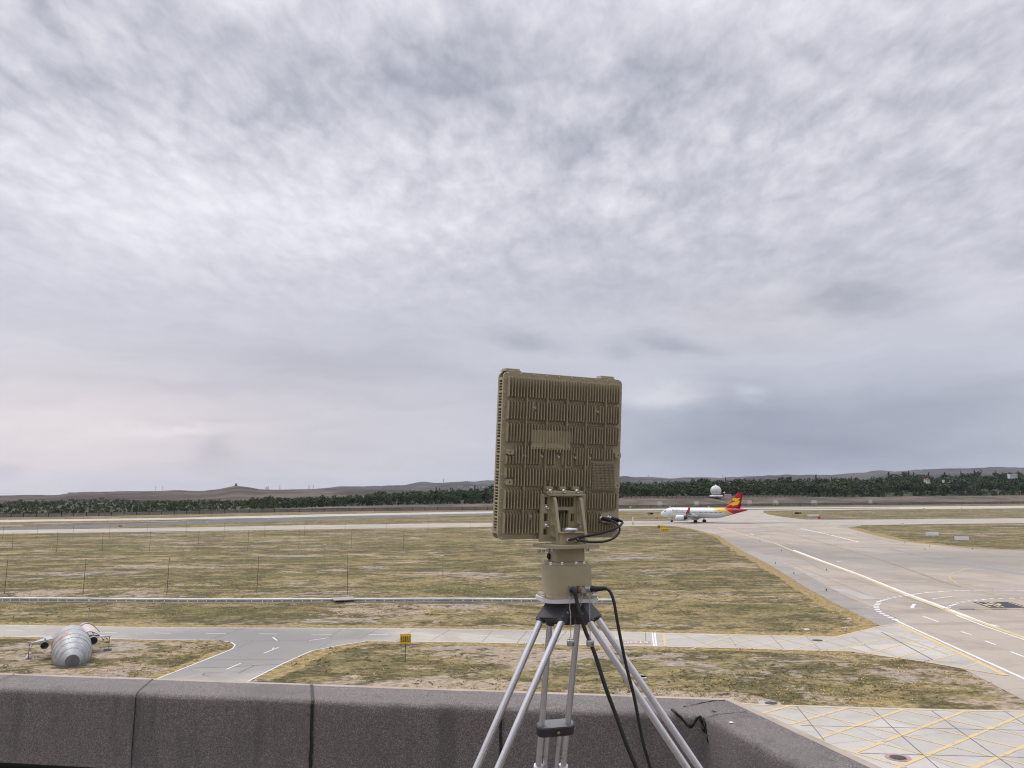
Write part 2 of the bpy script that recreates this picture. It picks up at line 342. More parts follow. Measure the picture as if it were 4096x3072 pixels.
# ================================================================== LARGE STRUCTURE
# ---- terrain: columns of the far country (pixel column -> where things stand), built as real heights
cx_ = [-1400, 0, 350, 700, 1000, 1300, 1600, 1970, 2500, 2800, 3000, 3400, 3600, 4096, 5400]
yf_ = [2085, 2070, 2065, 2058, 2052, 2046.5, 2043, 2040, 2033, 2029, 2025, 2021.5, 2019.5, 2015, 2005]
yb_ = [2075, 2058, 2053, 2046, 2038, 2028, 2020, 2014, 1993, 1991, 1988, 1989, 1986, 1981, 1972]
yt_ = [1998, 1995, 1984, 1992, 1987, 1983, 1965, 1950, 1930, 1915, 1912, 1907, 1897, 1888, 1876]
th_ = [5, 5, 5, 5.5, 6, 7, 8.5, 10, 11, 11.5, 12, 12, 12, 12, 12]
s1x = [-1400, 0, 230, 280, 320, 480, 700, 800, 870, 905, 930, 955, 990, 1040, 1100, 1300, 1500, 1700, 1970, 2300, 5400]
s1y = [1986, 1983, 1980, 1972, 1968, 1967, 1963, 1964, 1957, 1950, 1944.5, 1944, 1948, 1957, 1959, 1955, 1959, 1963, 1969, 1976, 1976]
s2x = [-1400, 900, 1100, 1300, 1400, 1470, 1570, 1620, 1690, 1740, 1820, 1940, 1970, 2300, 2480, 2503, 2540, 2650, 2680, 2730, 2790, 2850, 2960, 3000, 3080, 3240, 3330, 3480, 3530, 3620, 3740, 3810, 3900, 4096, 5400]
s2y = [1987, 1976, 1962, 1953, 1948, 1945, 1941, 1939, 1928, 1932, 1926, 1924, 1925, 1915, 1906, 1902, 1907, 1913, 1915, 1907, 1910, 1912, 1912, 1904, 1899, 1899, 1898, 1890, 1885, 1884, 1878, 1874, 1872, 1866, 1845]
ip = lambda x, a, b: float(np.interp(x, a, b))
def colm(x):
    Df = G(x, ip(x, cx_, yf_)).y; Db = Df*1.10; Dk = Db+330
    zb = at(x, ip(x, cx_, yb_), Db).z; zk = at(x, ip(x, cx_, yt_), Dk).z-ip(x, cx_, th_)*.93
    return Df, Db, Dk, zb, max(zk, zb)
def land_z(x, Dd):
    Df, Db, Dk, zb, zk = colm(x)
    if Dd <= Df: return 0.0
    if Dd <= Db:
        k = (Dd-Df)/(Db-Df); k = max(0, (k-.12)/.88); return zb*(k*k*(3-2*k)*.5+k*.5)
    if Dd <= Dk: return zb+(zk-zb)*(Dd-Db)/(Dk-Db)
    R1, R2 = 2200.0, 6000.0
    z1 = at(x, ip(x, s1x, s1y), R1).z; z2 = at(x, ip(x, s2x, s2y), R2).z; zv = min(at(x, ip(x, s1x, s1y)+9, 3200).z, z2*.6)
    ks = [(Dk, zk), (Dk+220, zk-5 if x > 1500 else zk-2), (1800, min(z1-8, at(x, ip(x, yt_ and cx_, yt_)+6, 1800).z) if x > 1500 else z1*.55), (R1, z1), (3200, zv), (4600, z2*.72), (R2, z2), (7600, z2*.3)]
    return float(np.interp(Dd, [k[0] for k in ks], [k[1] for k in ks]))
def spot(x, Dd, dz=0.0):                          # point on the land in that column at that distance
    p = at(x, yh(x), Dd); return Vector((p.x, Dd, land_z(x, Dd)+dz))
def landmesh(name, rows, mat, xs, amp=0.0, keep=()):
    mb = MB(); vs = []; n = len(xs)
    for k in range(len(rows(0))):
        for x in xs:
            Dd = rows(x)[k]; p = at(x, yh(x), Dd); z = land_z(x, Dd)
            if amp and k not in keep:
                q = Vector((p.x, Dd, 0))
                a = amp*min(1, max(0, (Dd-900)/1500))*min(1, max(.1, z/60))
                z += a*(mnoise.fractal(q/260, 1.0, 2.1, 6)*.8+abs(mnoise.noise(q/420))*1.2-.5)
            vs.append(Vector((p.x, Dd, z)))
    K = len(rows(0))
    mb.add(vs, [(k*n+i, k*n+i+1, (k+1)*n+i+1, (k+1)*n+i) for k in range(K-1) for i in range(n-1)], True)
    return struct(name, mb, mat)
xs = list(np.arange(-1400, 5401, 20))
base = MB(); base.lathe([(1e-4, -.06), (300, -.06), (9000, -.06)], 64, (0, 1500, 0)); struct('ground', base, M_field)
landmesh('airfield_grass', lambda x: [(3+ (colm(x)[0]-3)*k) for k in (0, .05, .1, .2, .4, .7, 1)], M_field, xs)

def emb_mat():
    m_, t_, b = newmat('embankment_soil'); n1 = nz(t_, wpos(t_, (.5, 1, 1)), .05, 6, .65); n2 = nz(t_, wpos(t_), .6, 6, .7)
    c = mixc(t_, step(t_, n1, .42, .58), mixc(t_, n2, (.045, .036, .025), (.095, .076, .053)), mixc(t_, n2, (.10, .075, .053), (.20, .148, .108)))
    setc(t_, b, 'Base Color', c); b.inputs['Roughness'].default_value = .95; return m_
def hill_mat():
    m_, t_, b = newmat('dry_hill_soil'); n1 = nz(t_, wpos(t_, (.6, .35, 1.5)), .006, 7, .68, .6); n2 = nz(t_, wpos(t_, (1, .4, 1)), .02, 7, .72)
    fr = step(t_, node(t_, 'ShaderNodeSeparateXYZ', {0: node(t_, 'ShaderNodeNewGeometry').outputs['Position']}).outputs[1], 2600, 4200)  # greyer with distance: extra haze put into the far hills' colour
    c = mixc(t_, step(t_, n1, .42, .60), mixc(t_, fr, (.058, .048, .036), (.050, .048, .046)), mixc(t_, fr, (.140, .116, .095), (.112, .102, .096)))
    c = mixc(t_, mth(t_, 'MULTIPLY', step(t_, n2, .5, .7), .6), c, (.065, .062, .045))
    c = mixc(t_, mth(t_, 'MULTIPLY', step(t_, nz(t_, wpos(t_, (.4, 1, 1)), .011, 6, .7), .60, .68), .5), c, (.26, .20, .16))
    setc(t_, b, 'Base Color', c); b.inputs['Roughness'].default_value = 1; b.inputs['Specular IOR Level'].default_value = .05; return m_
def wood_mat():
    m_, t_, b = newmat('scrub_ground'); n1 = nz(t_, wpos(t_, (.4, 1, 1)), .02, 6, .6); n2 = nz(t_, wpos(t_), .4, 6, .7)
    c = mixc(t_, step(t_, n1, .45, .62), mixc(t_, n2, (.018, .026, .012), (.04, .05, .024)), mixc(t_, n2, (.05, .062, .022), (.10, .105, .042)))
    setc(t_, b, 'Base Color', c); b.inputs['Roughness'].default_value = 1; return m_
M_emb = emb_mat()
landmesh('embankment', lambda x: [colm(x)[0]+(colm(x)[1]-colm(x)[0])*k/8 for k in range(9)], M_emb, xs)
landmesh('woodland_ground', lambda x: [colm(x)[1]+(colm(x)[2]-colm(x)[1])*k/4 for k in range(5)], wood_mat(), xs)
def hill_rows(x):
    Dk = colm(x)[2]; R = [Dk+(1800-Dk)*k/6 for k in range(7)]+[1900, 2000, 2100, 2200, 2260, 2400, 2700, 3200, 3500, 3800, 4100, 4400, 4700, 5000, 5300, 5600, 5800, 6000, 6150, 6600, 7600]
    return R
landmesh('hills', hill_rows, hill_mat(), list(np.arange(-1400, 5401, 12)), 14.0, keep=(0, 10, 25))

# ---- pavements, each a sheet a little above the one below
def gp(pts, z): return [G(x, y, z) for x, y in pts]
def pave(name, pts, z, mat):
    mb = MB(); mb.sheet(gp(pts, z)); return struct(name, mb, mat)
rt = [(-1200, 2094), (0, 2080), (700, 2071.5), (1300, 2057), (1970, 2045), (2500, 2037), (3000, 2031), (4096, 2023), (5200, 2015)]
rb = [(5200, 2025), (4096, 2033), (3595, 2037), (3173, 2041), (2870, 2044), (2500, 2046), (1970, 2059), (1400, 2074), (700, 2098), (297, 2114), (0, 2121), (-1200, 2140)]
pave('runway', rt+rb, .02, M_runw)
pave('runway_asphalt', [(-1200, 2130), (0, 2113), (700, 2087), (1050, 2072.5), (1400, 2063), (1970, 2052.6), (2500, 2042), (3000, 2036), (3600, 2031), (3600, 2032.6), (3000, 2039.5), (2500, 2045.5), (1970, 2058.5), (1400, 2073.5), (700, 2097.6), (297, 2113.5), (0, 2120), (-1200, 2139)], .05, M_asph)
pave('grass_wedge', [(-1200, 2103), (0, 2088), (700, 2078.5), (1050, 2071.2), (1053, 2072), (700, 2086.5), (0, 2112), (-1200, 2128)], .08, M_strip)
taxi_far = [(5200, 2063), (4096, 2073), (3347, 2079), (3223, 2078), (2780, 2083.5), (2500, 2084), (1970, 2090.5), (1300, 2099.6), (700, 2111), (297, 2116), (0, 2121.5), (-1200, 2137)]
taxi_near = [(-1200, 2152), (0, 2135), (1000, 2120.5), (1970, 2107), (2300, 2104), (2706, 2104), (3080, 2106), (3446, 2100), (4096, 2092), (5200, 2085)]
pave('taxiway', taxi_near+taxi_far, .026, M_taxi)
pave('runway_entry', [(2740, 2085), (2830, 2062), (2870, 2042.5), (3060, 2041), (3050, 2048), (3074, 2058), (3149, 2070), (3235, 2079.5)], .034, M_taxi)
wedgeB = [(3391, 2110), (3446, 2100.5), (3595, 2098), (3743, 2095), (4096, 2092), (5200, 2085)]
wedgeB_bot = [(5200, 2212), (4096, 2203), (3892, 2194), (3743, 2180), (3619, 2167), (3545, 2152), (3446, 2127), (3396, 2113)]
apron_left = [(2640, 2103.5), (2706, 2104.5), (2760, 2113), (2825, 2129), (2877, 2143), (2901, 2159), (2934, 2181), (2961, 2200), (3062, 2250), (3127, 2288), (3219, 2347), (3349, 2418), (3468, 2477), (3516, 2501)]
pave('apron', apron_left+[(3590, 2560), (3700, 2647), (3852, 2675), (4096, 2801), (4500, 3010), (5600, 3010), (5600, 2205)]+wedgeB_bot[:]+[(3391, 2109)]+[(3391, 2100)], .012, M_apron)
# gravelly shoulder along the left edge of the apron
pave('shoulder', [(2961, 2200), (3062, 2250), (3127, 2288), (3219, 2347), (3349, 2418), (3468, 2477), (3516, 2501), (3600, 2485), (3512, 2448), (3360, 2372), (3230, 2300), (3100, 2233), (3000, 2196)], .020, M_gravel)
pave('shoulder_tip', [(3347, 2108), (3366, 2101), (3446, 2099.5), (3440, 2104), (3391, 2110), (3396, 2114)], .040, M_gravel)
# service road with its side branch, then the hatched crossing
road_top = [(-600, 2497), (0, 2499), (380, 2505), (700, 2510), (1142, 2511), (1800, 2515), (2245, 2522), (2426, 2524), (2652, 2531)]
road_bot = [(2663, 2587), (2626, 2586), (2365, 2581), (1900, 2570), (1700, 2567), (1468, 2565), (1360, 2582), (1246, 2604), (1132, 2655), (996, 2724), (760, 2840), (330, 3050), (-90, 3050), (360, 2840), (633, 2712), (757, 2663), (912, 2601), (940, 2585), (925, 2568), (877, 2561), (600, 2559), (206, 2550), (0, 2546), (-600, 2543)]
pave('service_road', road_top+road_bot, .012, M_road)
pave('hatched_crossing', [(2652, 2531), ZB(0, 530), ZB(830, 545), ZB(1140, 470), ZB(1290, 452), ZB(2080, 835), ZB(1760, 787), ZB(1480, 735), ZB(1150, 690), ZB(930, 660), ZB(600, 652), ZB(0, 633), (2663, 2587)], .022, M_hatch)
pave('hatched_forecourt', [ZB(120, 1037), ZB(400, 1052), ZB(700, 1058), ZB(1100, 1071), ZB(1700, 1086), ZB(2212, 1092), ZB(4200, 1120), ZB(4200, 1900), ZB(-700, 1900), ZB(-500, 1037)], .016, M_hatch)
pave('patched_slab', [ZB(780, 190), ZB(920, 205), ZB(1180, 275), ZB(1010, 270)], .024, M_hatch)
isl = MB()
isl.sheet(gp([(-600, 2544), (0, 2547), (206, 2551), (600, 2560), (877, 2562), (912, 2601), (757, 2663), (633, 2712), (360, 2840), (-600, 2840)], .008))
isl.sheet(gp([(1468, 2566), (1700, 2568), (1900, 2571), (2365, 2582), (2626, 2587)]+[ZB(0, 634), ZB(600, 653), ZB(930, 661), ZB(1150, 691), ZB(1480, 736), ZB(1760, 788), ZB(2212, 1021), ZB(2300, 1094), ZB(1700, 1087), ZB(1100, 1072), ZB(700, 1059), ZB(400, 1053), ZB(120, 1038)]+[(2700, 2850), (760, 2850), (996, 2725), (1132, 2656), (1246, 2605), (1360, 2583)], .008))
struct('roadside_grass', isl, M_island)
pave('bare_ground', [(1010, 2716), (1400, 2700), (1900, 2720), (2400, 2735), (2800, 2770), ZB(150, 960), ZB(420, 1040), ZB(120, 1036), (2800, 2900), (1000, 2900)], .011, grass_mat('trodden_soil', .07, .95))

# dry straw-coloured verges along the pavements, ragged on their inner side
def verge(pts, wid, side, z):
    P_ = [Vector(p) for p in gp(pts, z)]; q = []
    for i in range(len(P_)-1):
        n = max(1, int((P_[i+1]-P_[i]).length/3)); q += [P_[i].lerp(P_[i+1], k/n) for k in range(n)]
    q.append(P_[-1]); vs = []; fd = []
    for r, f in ((0, 1.0), (.5, .75), (1, 0.0)):
        for i, p in enumerate(q):
            d_ = (q[min(i+1, len(q)-1)]-q[max(i-1, 0)]); d_.z = 0; d_.normalize(); nn = Vector((-d_.y, d_.x, 0))*side
            vs.append(p+nn*wid*r*(1+.5*mnoise.noise(p*.09))); fd.append(f)
    n = len(q); mb = MB(); mb.add(vs, [((r+1)*n+i, (r+1)*n+i+1, r*n+i+1, r*n+i) if side > 0 else (r*n+i, r*n+i+1, (r+1)*n+i+1, (r+1)*n+i) for r in range(2) for i in range(n-1)][::1])
    o = mb.build('dry_verge', M_verge); a = o.data.attributes.new('fade', 'FLOAT', 'POINT'); a.data.foreach_set('value', fd); return tag(o, kind='structure')
verge(road_top, 2.2, 1, .006); verge(list(reversed(road_bot[:6])), 1.6, -1, .0092); verge([(1468, 2565), (1360, 2582), (1246, 2604), (1132, 2655), (996, 2724), (860, 2790)], 2.2, 1, .0094)
verge([(-600, 2543), (0, 2546), (206, 2550), (600, 2559), (877, 2561)], 1.3, -1, .0091); verge([(912, 2601), (757, 2663), (633, 2712), (400, 2820)], 1.2, -1, .0093)
verge(apron_left[1:], 2.6, -1, .0055); verge([ZB(1140, 470), ZB(830, 545), ZB(0, 530), (2652, 2531)], 2.4, -1, .0062); verge([(2663, 2587), ZB(0, 633), ZB(600, 652), ZB(930, 660)], 1.8, -1, .0096)
verge(taxi_near[0:6], 5, -1, .0052); verge([(3391, 2110), (3396, 2113), (3446, 2127), (3545, 2152), (3619, 2167), (3743, 2180), (3892, 2194), (4096, 2203), (5200, 2212)], 5, 1, .0053); verge(taxi_far[4:], 5, 1, .0054)

# ---- painted lines
Lw = MB(); Ly = MB(); Lj = MB(); Lyf = MB(); Lk = MB(); Lb = MB(); Lp = MB(); Lr = MB(); Lbr = MB()
def ln(mb, pts, wid, z, zz=None): mb.ribbon(gp([zz(*p) if zz else p for p in pts], z), wid, z)
for pts in ([ (-600, 2497.6), (0, 2500), (380, 2506), (700, 2511), (1142, 2512), (1800, 2516), (2245, 2523), (2426, 2525), (2600, 2530)],
            [(-600, 2542), (0, 2545), (206, 2549), (600, 2558), (860, 2560)], [ZL(545, 487), ZL(600, 496), ZL(627, 515), ZL(612, 540), ZL(575, 558), ZL(290, 671), ZL(60, 761), ZL(-120, 830)],
            [(2620, 2585), (2365, 2580), (1900, 2569), (1700, 2566), (1468, 2564), (1360, 2581), (1246, 2603), (1132, 2654), (996, 2723), (860, 2795)]):
    ln(Lw, pts, .105, .020)
for a, b_ in (((80, 543), (275, 543)), ((1270, 568), (1490, 570)), ((1950, 575), (2160, 578))): ln(Lw, [a, b_], .11, .020, Z1)
for a, b_ in (((415, 432), (560, 433)), ((800, 434), (940, 435)), ((1190, 436), (1345, 437)), ((1612, 439), (1760, 440)), ((2020, 443), (2170, 444)), ((905, 458), (938, 483)), ((1175, 483), (1320, 462)), ((838, 577), (950, 533)), ((905, 545), (912, 536)), ((565, 695), (670, 650))): ln(Lw, [a, b_], .11, .020, ZL)
for a, b_ in (((50, 522), (250, 524)), ((575, 530), (760, 533)), ((1105, 545), (1300, 547))): ln(Lw, [a, b_], .11, .020, ZT)
ln(Lw, [(2609, 2530), (2616, 2584.5)], .125, .021); ln(Lw, [(2618.7, 2530), (2626, 2585)], .125, .0212)
ln(Lw, [(2459, 2552), (2461, 2565)], .13, .021)
ln(Ly, [(2654, 2532), (2662, 2586)], .2, .030)
# hatching on the crossing
for p in ([(0, 533), (830, 546), (1140, 472), (1290, 456)], [(0, 632), (600, 650), (930, 657), (1150, 688), (1480, 733), (1760, 783), (2075, 834)]): ln(Ly, p, .18, .030, ZB)
ln(Ly, [(2660, 2586), ZB(0, 632)], .18, .030)
ln(Ly, [(1290, 458), (2078, 834)], .42, .031, ZB)
for a, b_ in (((-250, 640), (70, 534)), ((-60, 625), (325, 540)), ((170, 634), (600, 543)), ((490, 645), (980, 510)), ((800, 652), (1390, 515)), ((1060, 672), (1480, 560)), ((1270, 702), (1600, 615)), ((1480, 733), (1725, 675)), ((1740, 781), (1865, 745))): ln(Ly, [a, b_], .17, .0305, ZB)
for a, b_ in (((-330, 530), (-60, 630)), ((-150, 532), (170, 634)), ((60, 535), (420, 645)), ((320, 540), (760, 654)), ((600, 544), (1080, 676)), ((830, 548), (1300, 706)), ((1000, 506), (1500, 640)), ((1120, 478), (1650, 680)), ((1260, 700), (1760, 745))): ln(Lyf, [a, b_], .13, .0300, ZB)
for a, b_ in (((20, 530), (80, 620)), ((340, 540), (435, 640)), ((600, 545), (705, 645)), ((940, 545), (1110, 660))): ln(Lj, [a, b_], .03, .0300, ZB)
ln(Lj, [(1155, 513), (1535, 718), (1465, 735)], .09, .0310, ZB)
for x in (2575, 2745, 2905): pass
# forecourt hatching
ln(Ly, [(120, 1044), (420, 1056), (900, 1074), (1700, 1094), (2212, 1101), (3000, 1112)], .2, .026, ZB)
for a, b_ in (((270, 1115), (470, 1062)), ((480, 1197), (890, 1078)), ((690, 1302), (1320, 1085)), ((960, 1405), (1770, 1100)), ((1230, 1535), (2300, 1085)), ((1820, 1530), (2450, 1250)), ((2500, 1500), (3000, 1290))): ln(Ly, [a, b_], .20, .0265, ZB)
for a, b_ in (((300, 1110), (1150, 1335)), ((440, 1063), (1300, 1272)), ((880, 1077), (1800, 1285)), ((1310, 1090), (2230, 1285)), ((1780, 1100), (2500, 1260)), ((860, 1378), (1340, 1515)), ((1150, 1335), (1870, 1522)), ((1300, 1272), (2300, 1510)), ((1800, 1285), (2600, 1470))): ln(Ly, [a, b_], .14, .0262, ZB)
for a, b_ in (((530, 1062), (735, 1315)), ((1080, 1074), (1300, 1275)), ((1300, 1275), (1590, 1530)), ((1530, 1096), (1800, 1290)), ((1800, 1290), (2140, 1525)), ((2060, 1094), (2330, 1270))): ln(Lj, [a, b_], .035, .0275, ZB)
for a, b_ in (((560, 1205), (2212, 1240)), ((1000, 1410), (2212, 1440))): ln(Lj, [a, b_], .035, .0274, ZB)
# apron lines
ln(Ly, [ZR(0, 596), ZR(210, 655), ZR(345, 712), (3270, 2240.5), (3431, 2299.5), ZH(160, 152), ZH(700, 352), ZH(1040, 488), ZH(1560, 665), ZH(2212, 890), (4500, 2730)], .46, .026)
ln(Ly, [ZA(1040, 940), ZA(1240, 946), ZA(1380, 958), ZR(0, 596)], .5, .026)
ln(Lw, [ZR(345, 706), ZR(600, 803), ZR(870, 903), ZH(0, 70), ZH(160, 132), ZH(800, 368)], .75, .025)
ln(Lw, [ZH(860, 388), ZH(1500, 640), ZH(1740, 695)], .6, .0245)
ln(Lw, [ZH(1000, 493), ZH(1500, 685), ZH(2230, 935), (4400, 2680)], .2, .027)
ln(Lw, [ZB(1255, 420), ZB(1300, 445), ZB(1640, 600), ZB(2212, 858), ZB(2800, 1130)], .24, .027)
def dashes(mb, pts, wid, z, on, off):             # paint dashes along a ground curve
    P_ = [Vector(p) for p in gp(pts, z)]; seg = [(P_[i+1]-P_[i]).length for i in range(len(P_)-1)]; tot = sum(seg)
    def atl(s_):
        for i, l in enumerate(seg):
            if s_ <= l or i == len(seg)-1: return P_[i].lerp(P_[i+1], max(0, min(1, s_/l)))
            s_ -= l
    s_ = 0
    while s_ < tot: mb.ribbon([atl(s_), atl(min(s_+on/2, tot)), atl(min(s_+on, tot))], wid, z); s_ += on+off
dashes(Lw, [ZB(1265, 425), ZB(1170, 380), ZB(1130, 355), ZB(1116, 325), ZB(1140, 290), ZB(1210, 264), ZB(1330, 243), ZB(1372, 238)], .5, .028, .65, .6)
dashes(Lw, [ZB(1372, 238), ZB(1500, 222), ZB(1640, 212), ZB(1850, 205), ZB(2212, 206), ZB(2700, 212)], .3, .028, 2.2, .25)
dashes(Lw, [ZB(1642, 344), ZB(1662, 324), ZB(1720, 300), ZB(1830, 281), ZB(2000, 266), ZB(2212, 262)], .4, .028, .65, .6)
for a, b_ in (((1535, 268), (1680, 251)), ((1995, 233), (2205, 234)), ((1465, 398), (1580, 438)), ((1748, 511), (1822, 535)), ((1922, 579), (2002, 608)), ((2113, 659), (2225, 702))): ln(Lw, [a, b_], .22, .0265, ZB)
ln(Lw, [ZB(1403, 307), ZB(1390, 320), ZB(1384, 338)], .32, .0265)
ln(Lk, [(1618, 343), (1670, 344)], .35, .0285, ZB)
for i in range(6): ln(Lk if i % 2 else Lyf, [ZH(900+i*290, 384), ZH(1050+i*290, 384.5)], .42, .0285)
for i in range(6): ln(Lyf if i % 2 else Lk, [ZH(1050+i*290, 384), ZH(1190+i*290, 384.5)], .42, .0285)
ln(Lyf, [ZB(1825, 40), ZB(1740, 62), ZB(1690, 77), ZB(1662, 97), ZB(1668, 122), ZB(1720, 160), ZB(1900, 210), ZB(2212, 295), ZB(2600, 400)], .3, .0262)
ln(Lbr, [ZR(0, 485), ZR(120, 518), ZR(600, 650), ZR(1100, 800), ZR(1400, 905), ZB(1600, 140), ZB(1740, 180)], .3, .0261)
ln(Lb, [ZR(1120, 698), ZR(1500, 770), ZR(1900, 850), ZR(2212, 905), ZR(2600, 975)], .7, .0263)
ln(Lyf, [ZR(900, 495), ZR(730, 503), ZR(560, 506), ZR(512, 517), ZR(620, 545), ZR(870, 595), ZR(1170, 661), ZR(1330, 655)], .6, .0264)
for a, b_ in (((1350, 690), (1560, 688)), ((1740, 716), (1870, 708)), ((120, 518), (150, 500)), ((150, 500), (290, 490))): ln(Lyf, [a, b_], .5, .0264, ZR)
for a, b_ in (((380, 541), (470, 548)), ((410, 532), (640, 582)), ((650, 585), (880, 642)), ((0, 575), (30, 582)), ((700, 798), (730, 800))): ln(Lw, [a, b_], .5, .0264, ZR)
for a, b_ in (((380, 917), (445, 910)), ((650, 925), (755, 914)), ((1300, 790), (1620, 800))): ln(Ly if a[0] < 900 else Lyf, [a, b_], .6, .036, ZA)
for x0, x1 in ((1245, 1330), (1410, 1530), (1560, 1610), (1700, 1780), (1860, 2060)): ln(Lp, [(x0, 828), (x1, 829)], 1.0, .042, ZA)
ln(Lyf, [(1580, 790), (1840, 870), (2060, 940), (2212, 990)], .35, .036, ZA)
ln(Lyf, [(2050, 945), (2120, 915), (2212, 905)], .35, .0365, ZA)
# road joints and cracks
for a, b_ in (((610, 677), (770, 666)), ((770, 667), (980, 655)), ((772, 667), (652, 723)), ((400, 722), (540, 721)), ((410, 722), (388, 732)), ((388, 732), (400, 742)), ((400, 742), (450, 746)), ((280, 686), (610, 677)), ((650, 485), (1200, 484)), ((440, 622), (980, 622))): ln(Lj, [a, b_], .07 if a[1] > 640 else .03, .018, ZL)
for a, b_ in (((470, 398), (700, 403)), ((670, 403), (700, 392)), ((430, 478), (650, 405)), ((650, 540), (760, 486)), ((1240, 540), (1330, 488)), ((1300, 470), (1415, 398)), ((1530, 475), (1685, 395)), ((1810, 490), (1960, 397)), ((2080, 480), (2212, 402))): ln(Lj, [a, b_], .04, .018, ZL)
for a, b_ in (((60, 575), (150, 478)), ((360, 585), (450, 476)), ((690, 590), (790, 480)), ((1465, 490), (1470, 600))): ln(Lj, [a, b_], .04, .018, ZT)
for a, b_ in (((0, 470), (300, 420)), ((900, 100), (2212, 560)), ((310, 0), (1290, 420)), ((470, 0), (1200, 300))): ln(Lj, [a, b_], .04, .0241, ZB)
for a, b_ in (((120, 640), (420, 640)), ((160, 600), (560, 770)), ((260, 690), (640, 890)), ((0, 655), (900, 650))): ln(Lj, [a, b_], .05, .0241, ZR)
# round manholes
def ring(mb, c, r0_, r1_, z, n=28):
    vs = [Vector((c.x+r*math.cos(2*math.pi*k/n), c.y+r*math.sin(2*math.pi*k/n), z)) for r in (r0_, r1_) for k in range(n)]
    mb.add(vs, [(k, (k+1) % n, n+(k+1) % n, n+k) for k in range(n)][::1] if 0 else [(k, n+k, n+(k+1) % n, (k+1) % n) for k in range(n)])
mh = G(*ZB(1280, 1447)); ring(Lr, mh, .33, .52, .029)
struct('white_road_markings', Lw, M_white); struct('yellow_road_markings', Ly, M_yel); struct('faded_yellow_markings', Lyf, M_yel2)
struct('tarred_joints', Lj, M_joint); struct('black_road_markings', Lk, M_black); struct('blue_road_marking', Lb, M_blue)
struct('pink_holding_dashes', Lp, M_pink); struct('brown_taxi_line', Lbr, M_brown); struct('red_painted_ring', Lr, M_red)
# written markings: HP 1 on its black panel, STOP on its red panel
hp = [ZH(1290, 255), ZH(1970, 255), ZH(2330, 362), ZH(1590, 357)]
q = MB(); q.sheet(gp(hp, .0290)); struct('holding_point_panel', q, M_black)
def ground_text(name, body, quad, mat, z, inset):
    a, b_, c_, d_ = [G(*p, z) for p in quad]
    tm = MB(); text_into(tm, body, Matrix.Identity(4), 1.0, 1.0)
    vs = []
    for v in tm.v:
        u = .5+v.x*(1-2*inset[0]); w_ = .5-v.y*(1-2*inset[1])
        vs.append(a.lerp(b_, u).lerp(d_.lerp(c_, u), w_))
    mb = MB(); mb.add(vs, tm.f); return struct(name, mb, mat)
ground_text('holding_point_lettering', 'HP  1', hp, M_yel, .0305, (.06, .08))
sp = [(2488, 2564), (2600, 2564.5), (2602, 2573.5), (2487, 2573)]
q = MB(); q.sheet(gp(sp, .0220)); struct('stop_panel', q, M_red)
ground_text('stop_lettering', 'STOP', [sp[2], sp[3], sp[0], sp[1]], M_white, .0235, (.08, .14))

# ---- the building the camera stands on, and its felt-covered parapet
def felt_mat(name, k=1.0):
    m_, t_, b = newmat(name); co = node(t_, 'ShaderNodeTexCoord').outputs['Object']
    g = nz(t_, co, 230, 3, .75); g2 = nz(t_, co, 75, 5, .7); n1 = nz(t_, co, 1.6, 5, .6)
    c = ramp(t_, g, [(.36, (.05*k, .042*k, .038*k)), (.50, (.165*k, .143*k, .132*k)), (.62, (.37*k, .333*k, .315*k)), (.74, (.55*k, .51*k, .485*k))])
    c = mixc(t_, mth(t_, 'MULTIPLY', step(t_, g2, .4, .62), .5), c, (.11*k, .098*k, .095*k))
    c = mixc(t_, mth(t_, 'MULTIPLY', step(t_, n1, .5, .72), .35), c, (.085*k, .076*k, .074*k))
    ws = nz(t_, node(t_, 'ShaderNodeMapping', {0: co, 3: (7, 7, .7)}).outputs[0], 1.0, 5, .65); c = mixc(t_, mth(t_, 'MULTIPLY', step(t_, ws, .52, .70), .45), c, (.075*k, .068*k, .064*k))
    setc(t_, b, 'Base Color', c); b.inputs['Roughness'].default_value = .75; b.inputs['Specular IOR Level'].default_value = .3
    bn = node(t_, 'ShaderNodeBump', {'Strength': .9, 'Distance': .006, 'Height': mth(t_, 'ADD', g, mth(t_, 'MULTIPLY', g2, 1.2))}); t_.links.new(bn.outputs[0], b.inputs['Normal'])
    return m_
M_felt = felt_mat('mineral_roofing_felt', 1.28); M_tar = paint('black_bitumen', (.012, .011, .011), .5, 0, .3, 30, .6, 60)
M_coping = paint('weathered_concrete', (.40, .335, .27), .9, 0, .2, 4, .5, 40); M_wallext = paint('rendered_wall', (.45, .41, .36), .85, 0, .1, 2)
ZT_, ZF_ = 9.85, 9.33
pA = G(0, 2692, ZT_); pB = G(2900, 2793, ZT_); pC = G(2934, 2797, ZT_); pD = G(3522, 3069, ZT_)
dl = (pB-pA).normalized(); dr = (pD-pC).normalized()
P0 = pA-dl*6; P3 = pD+dr*5
wall_line = [Vector((p.x, p.y, 0)) for p in (P0, pB, pC, P3)]
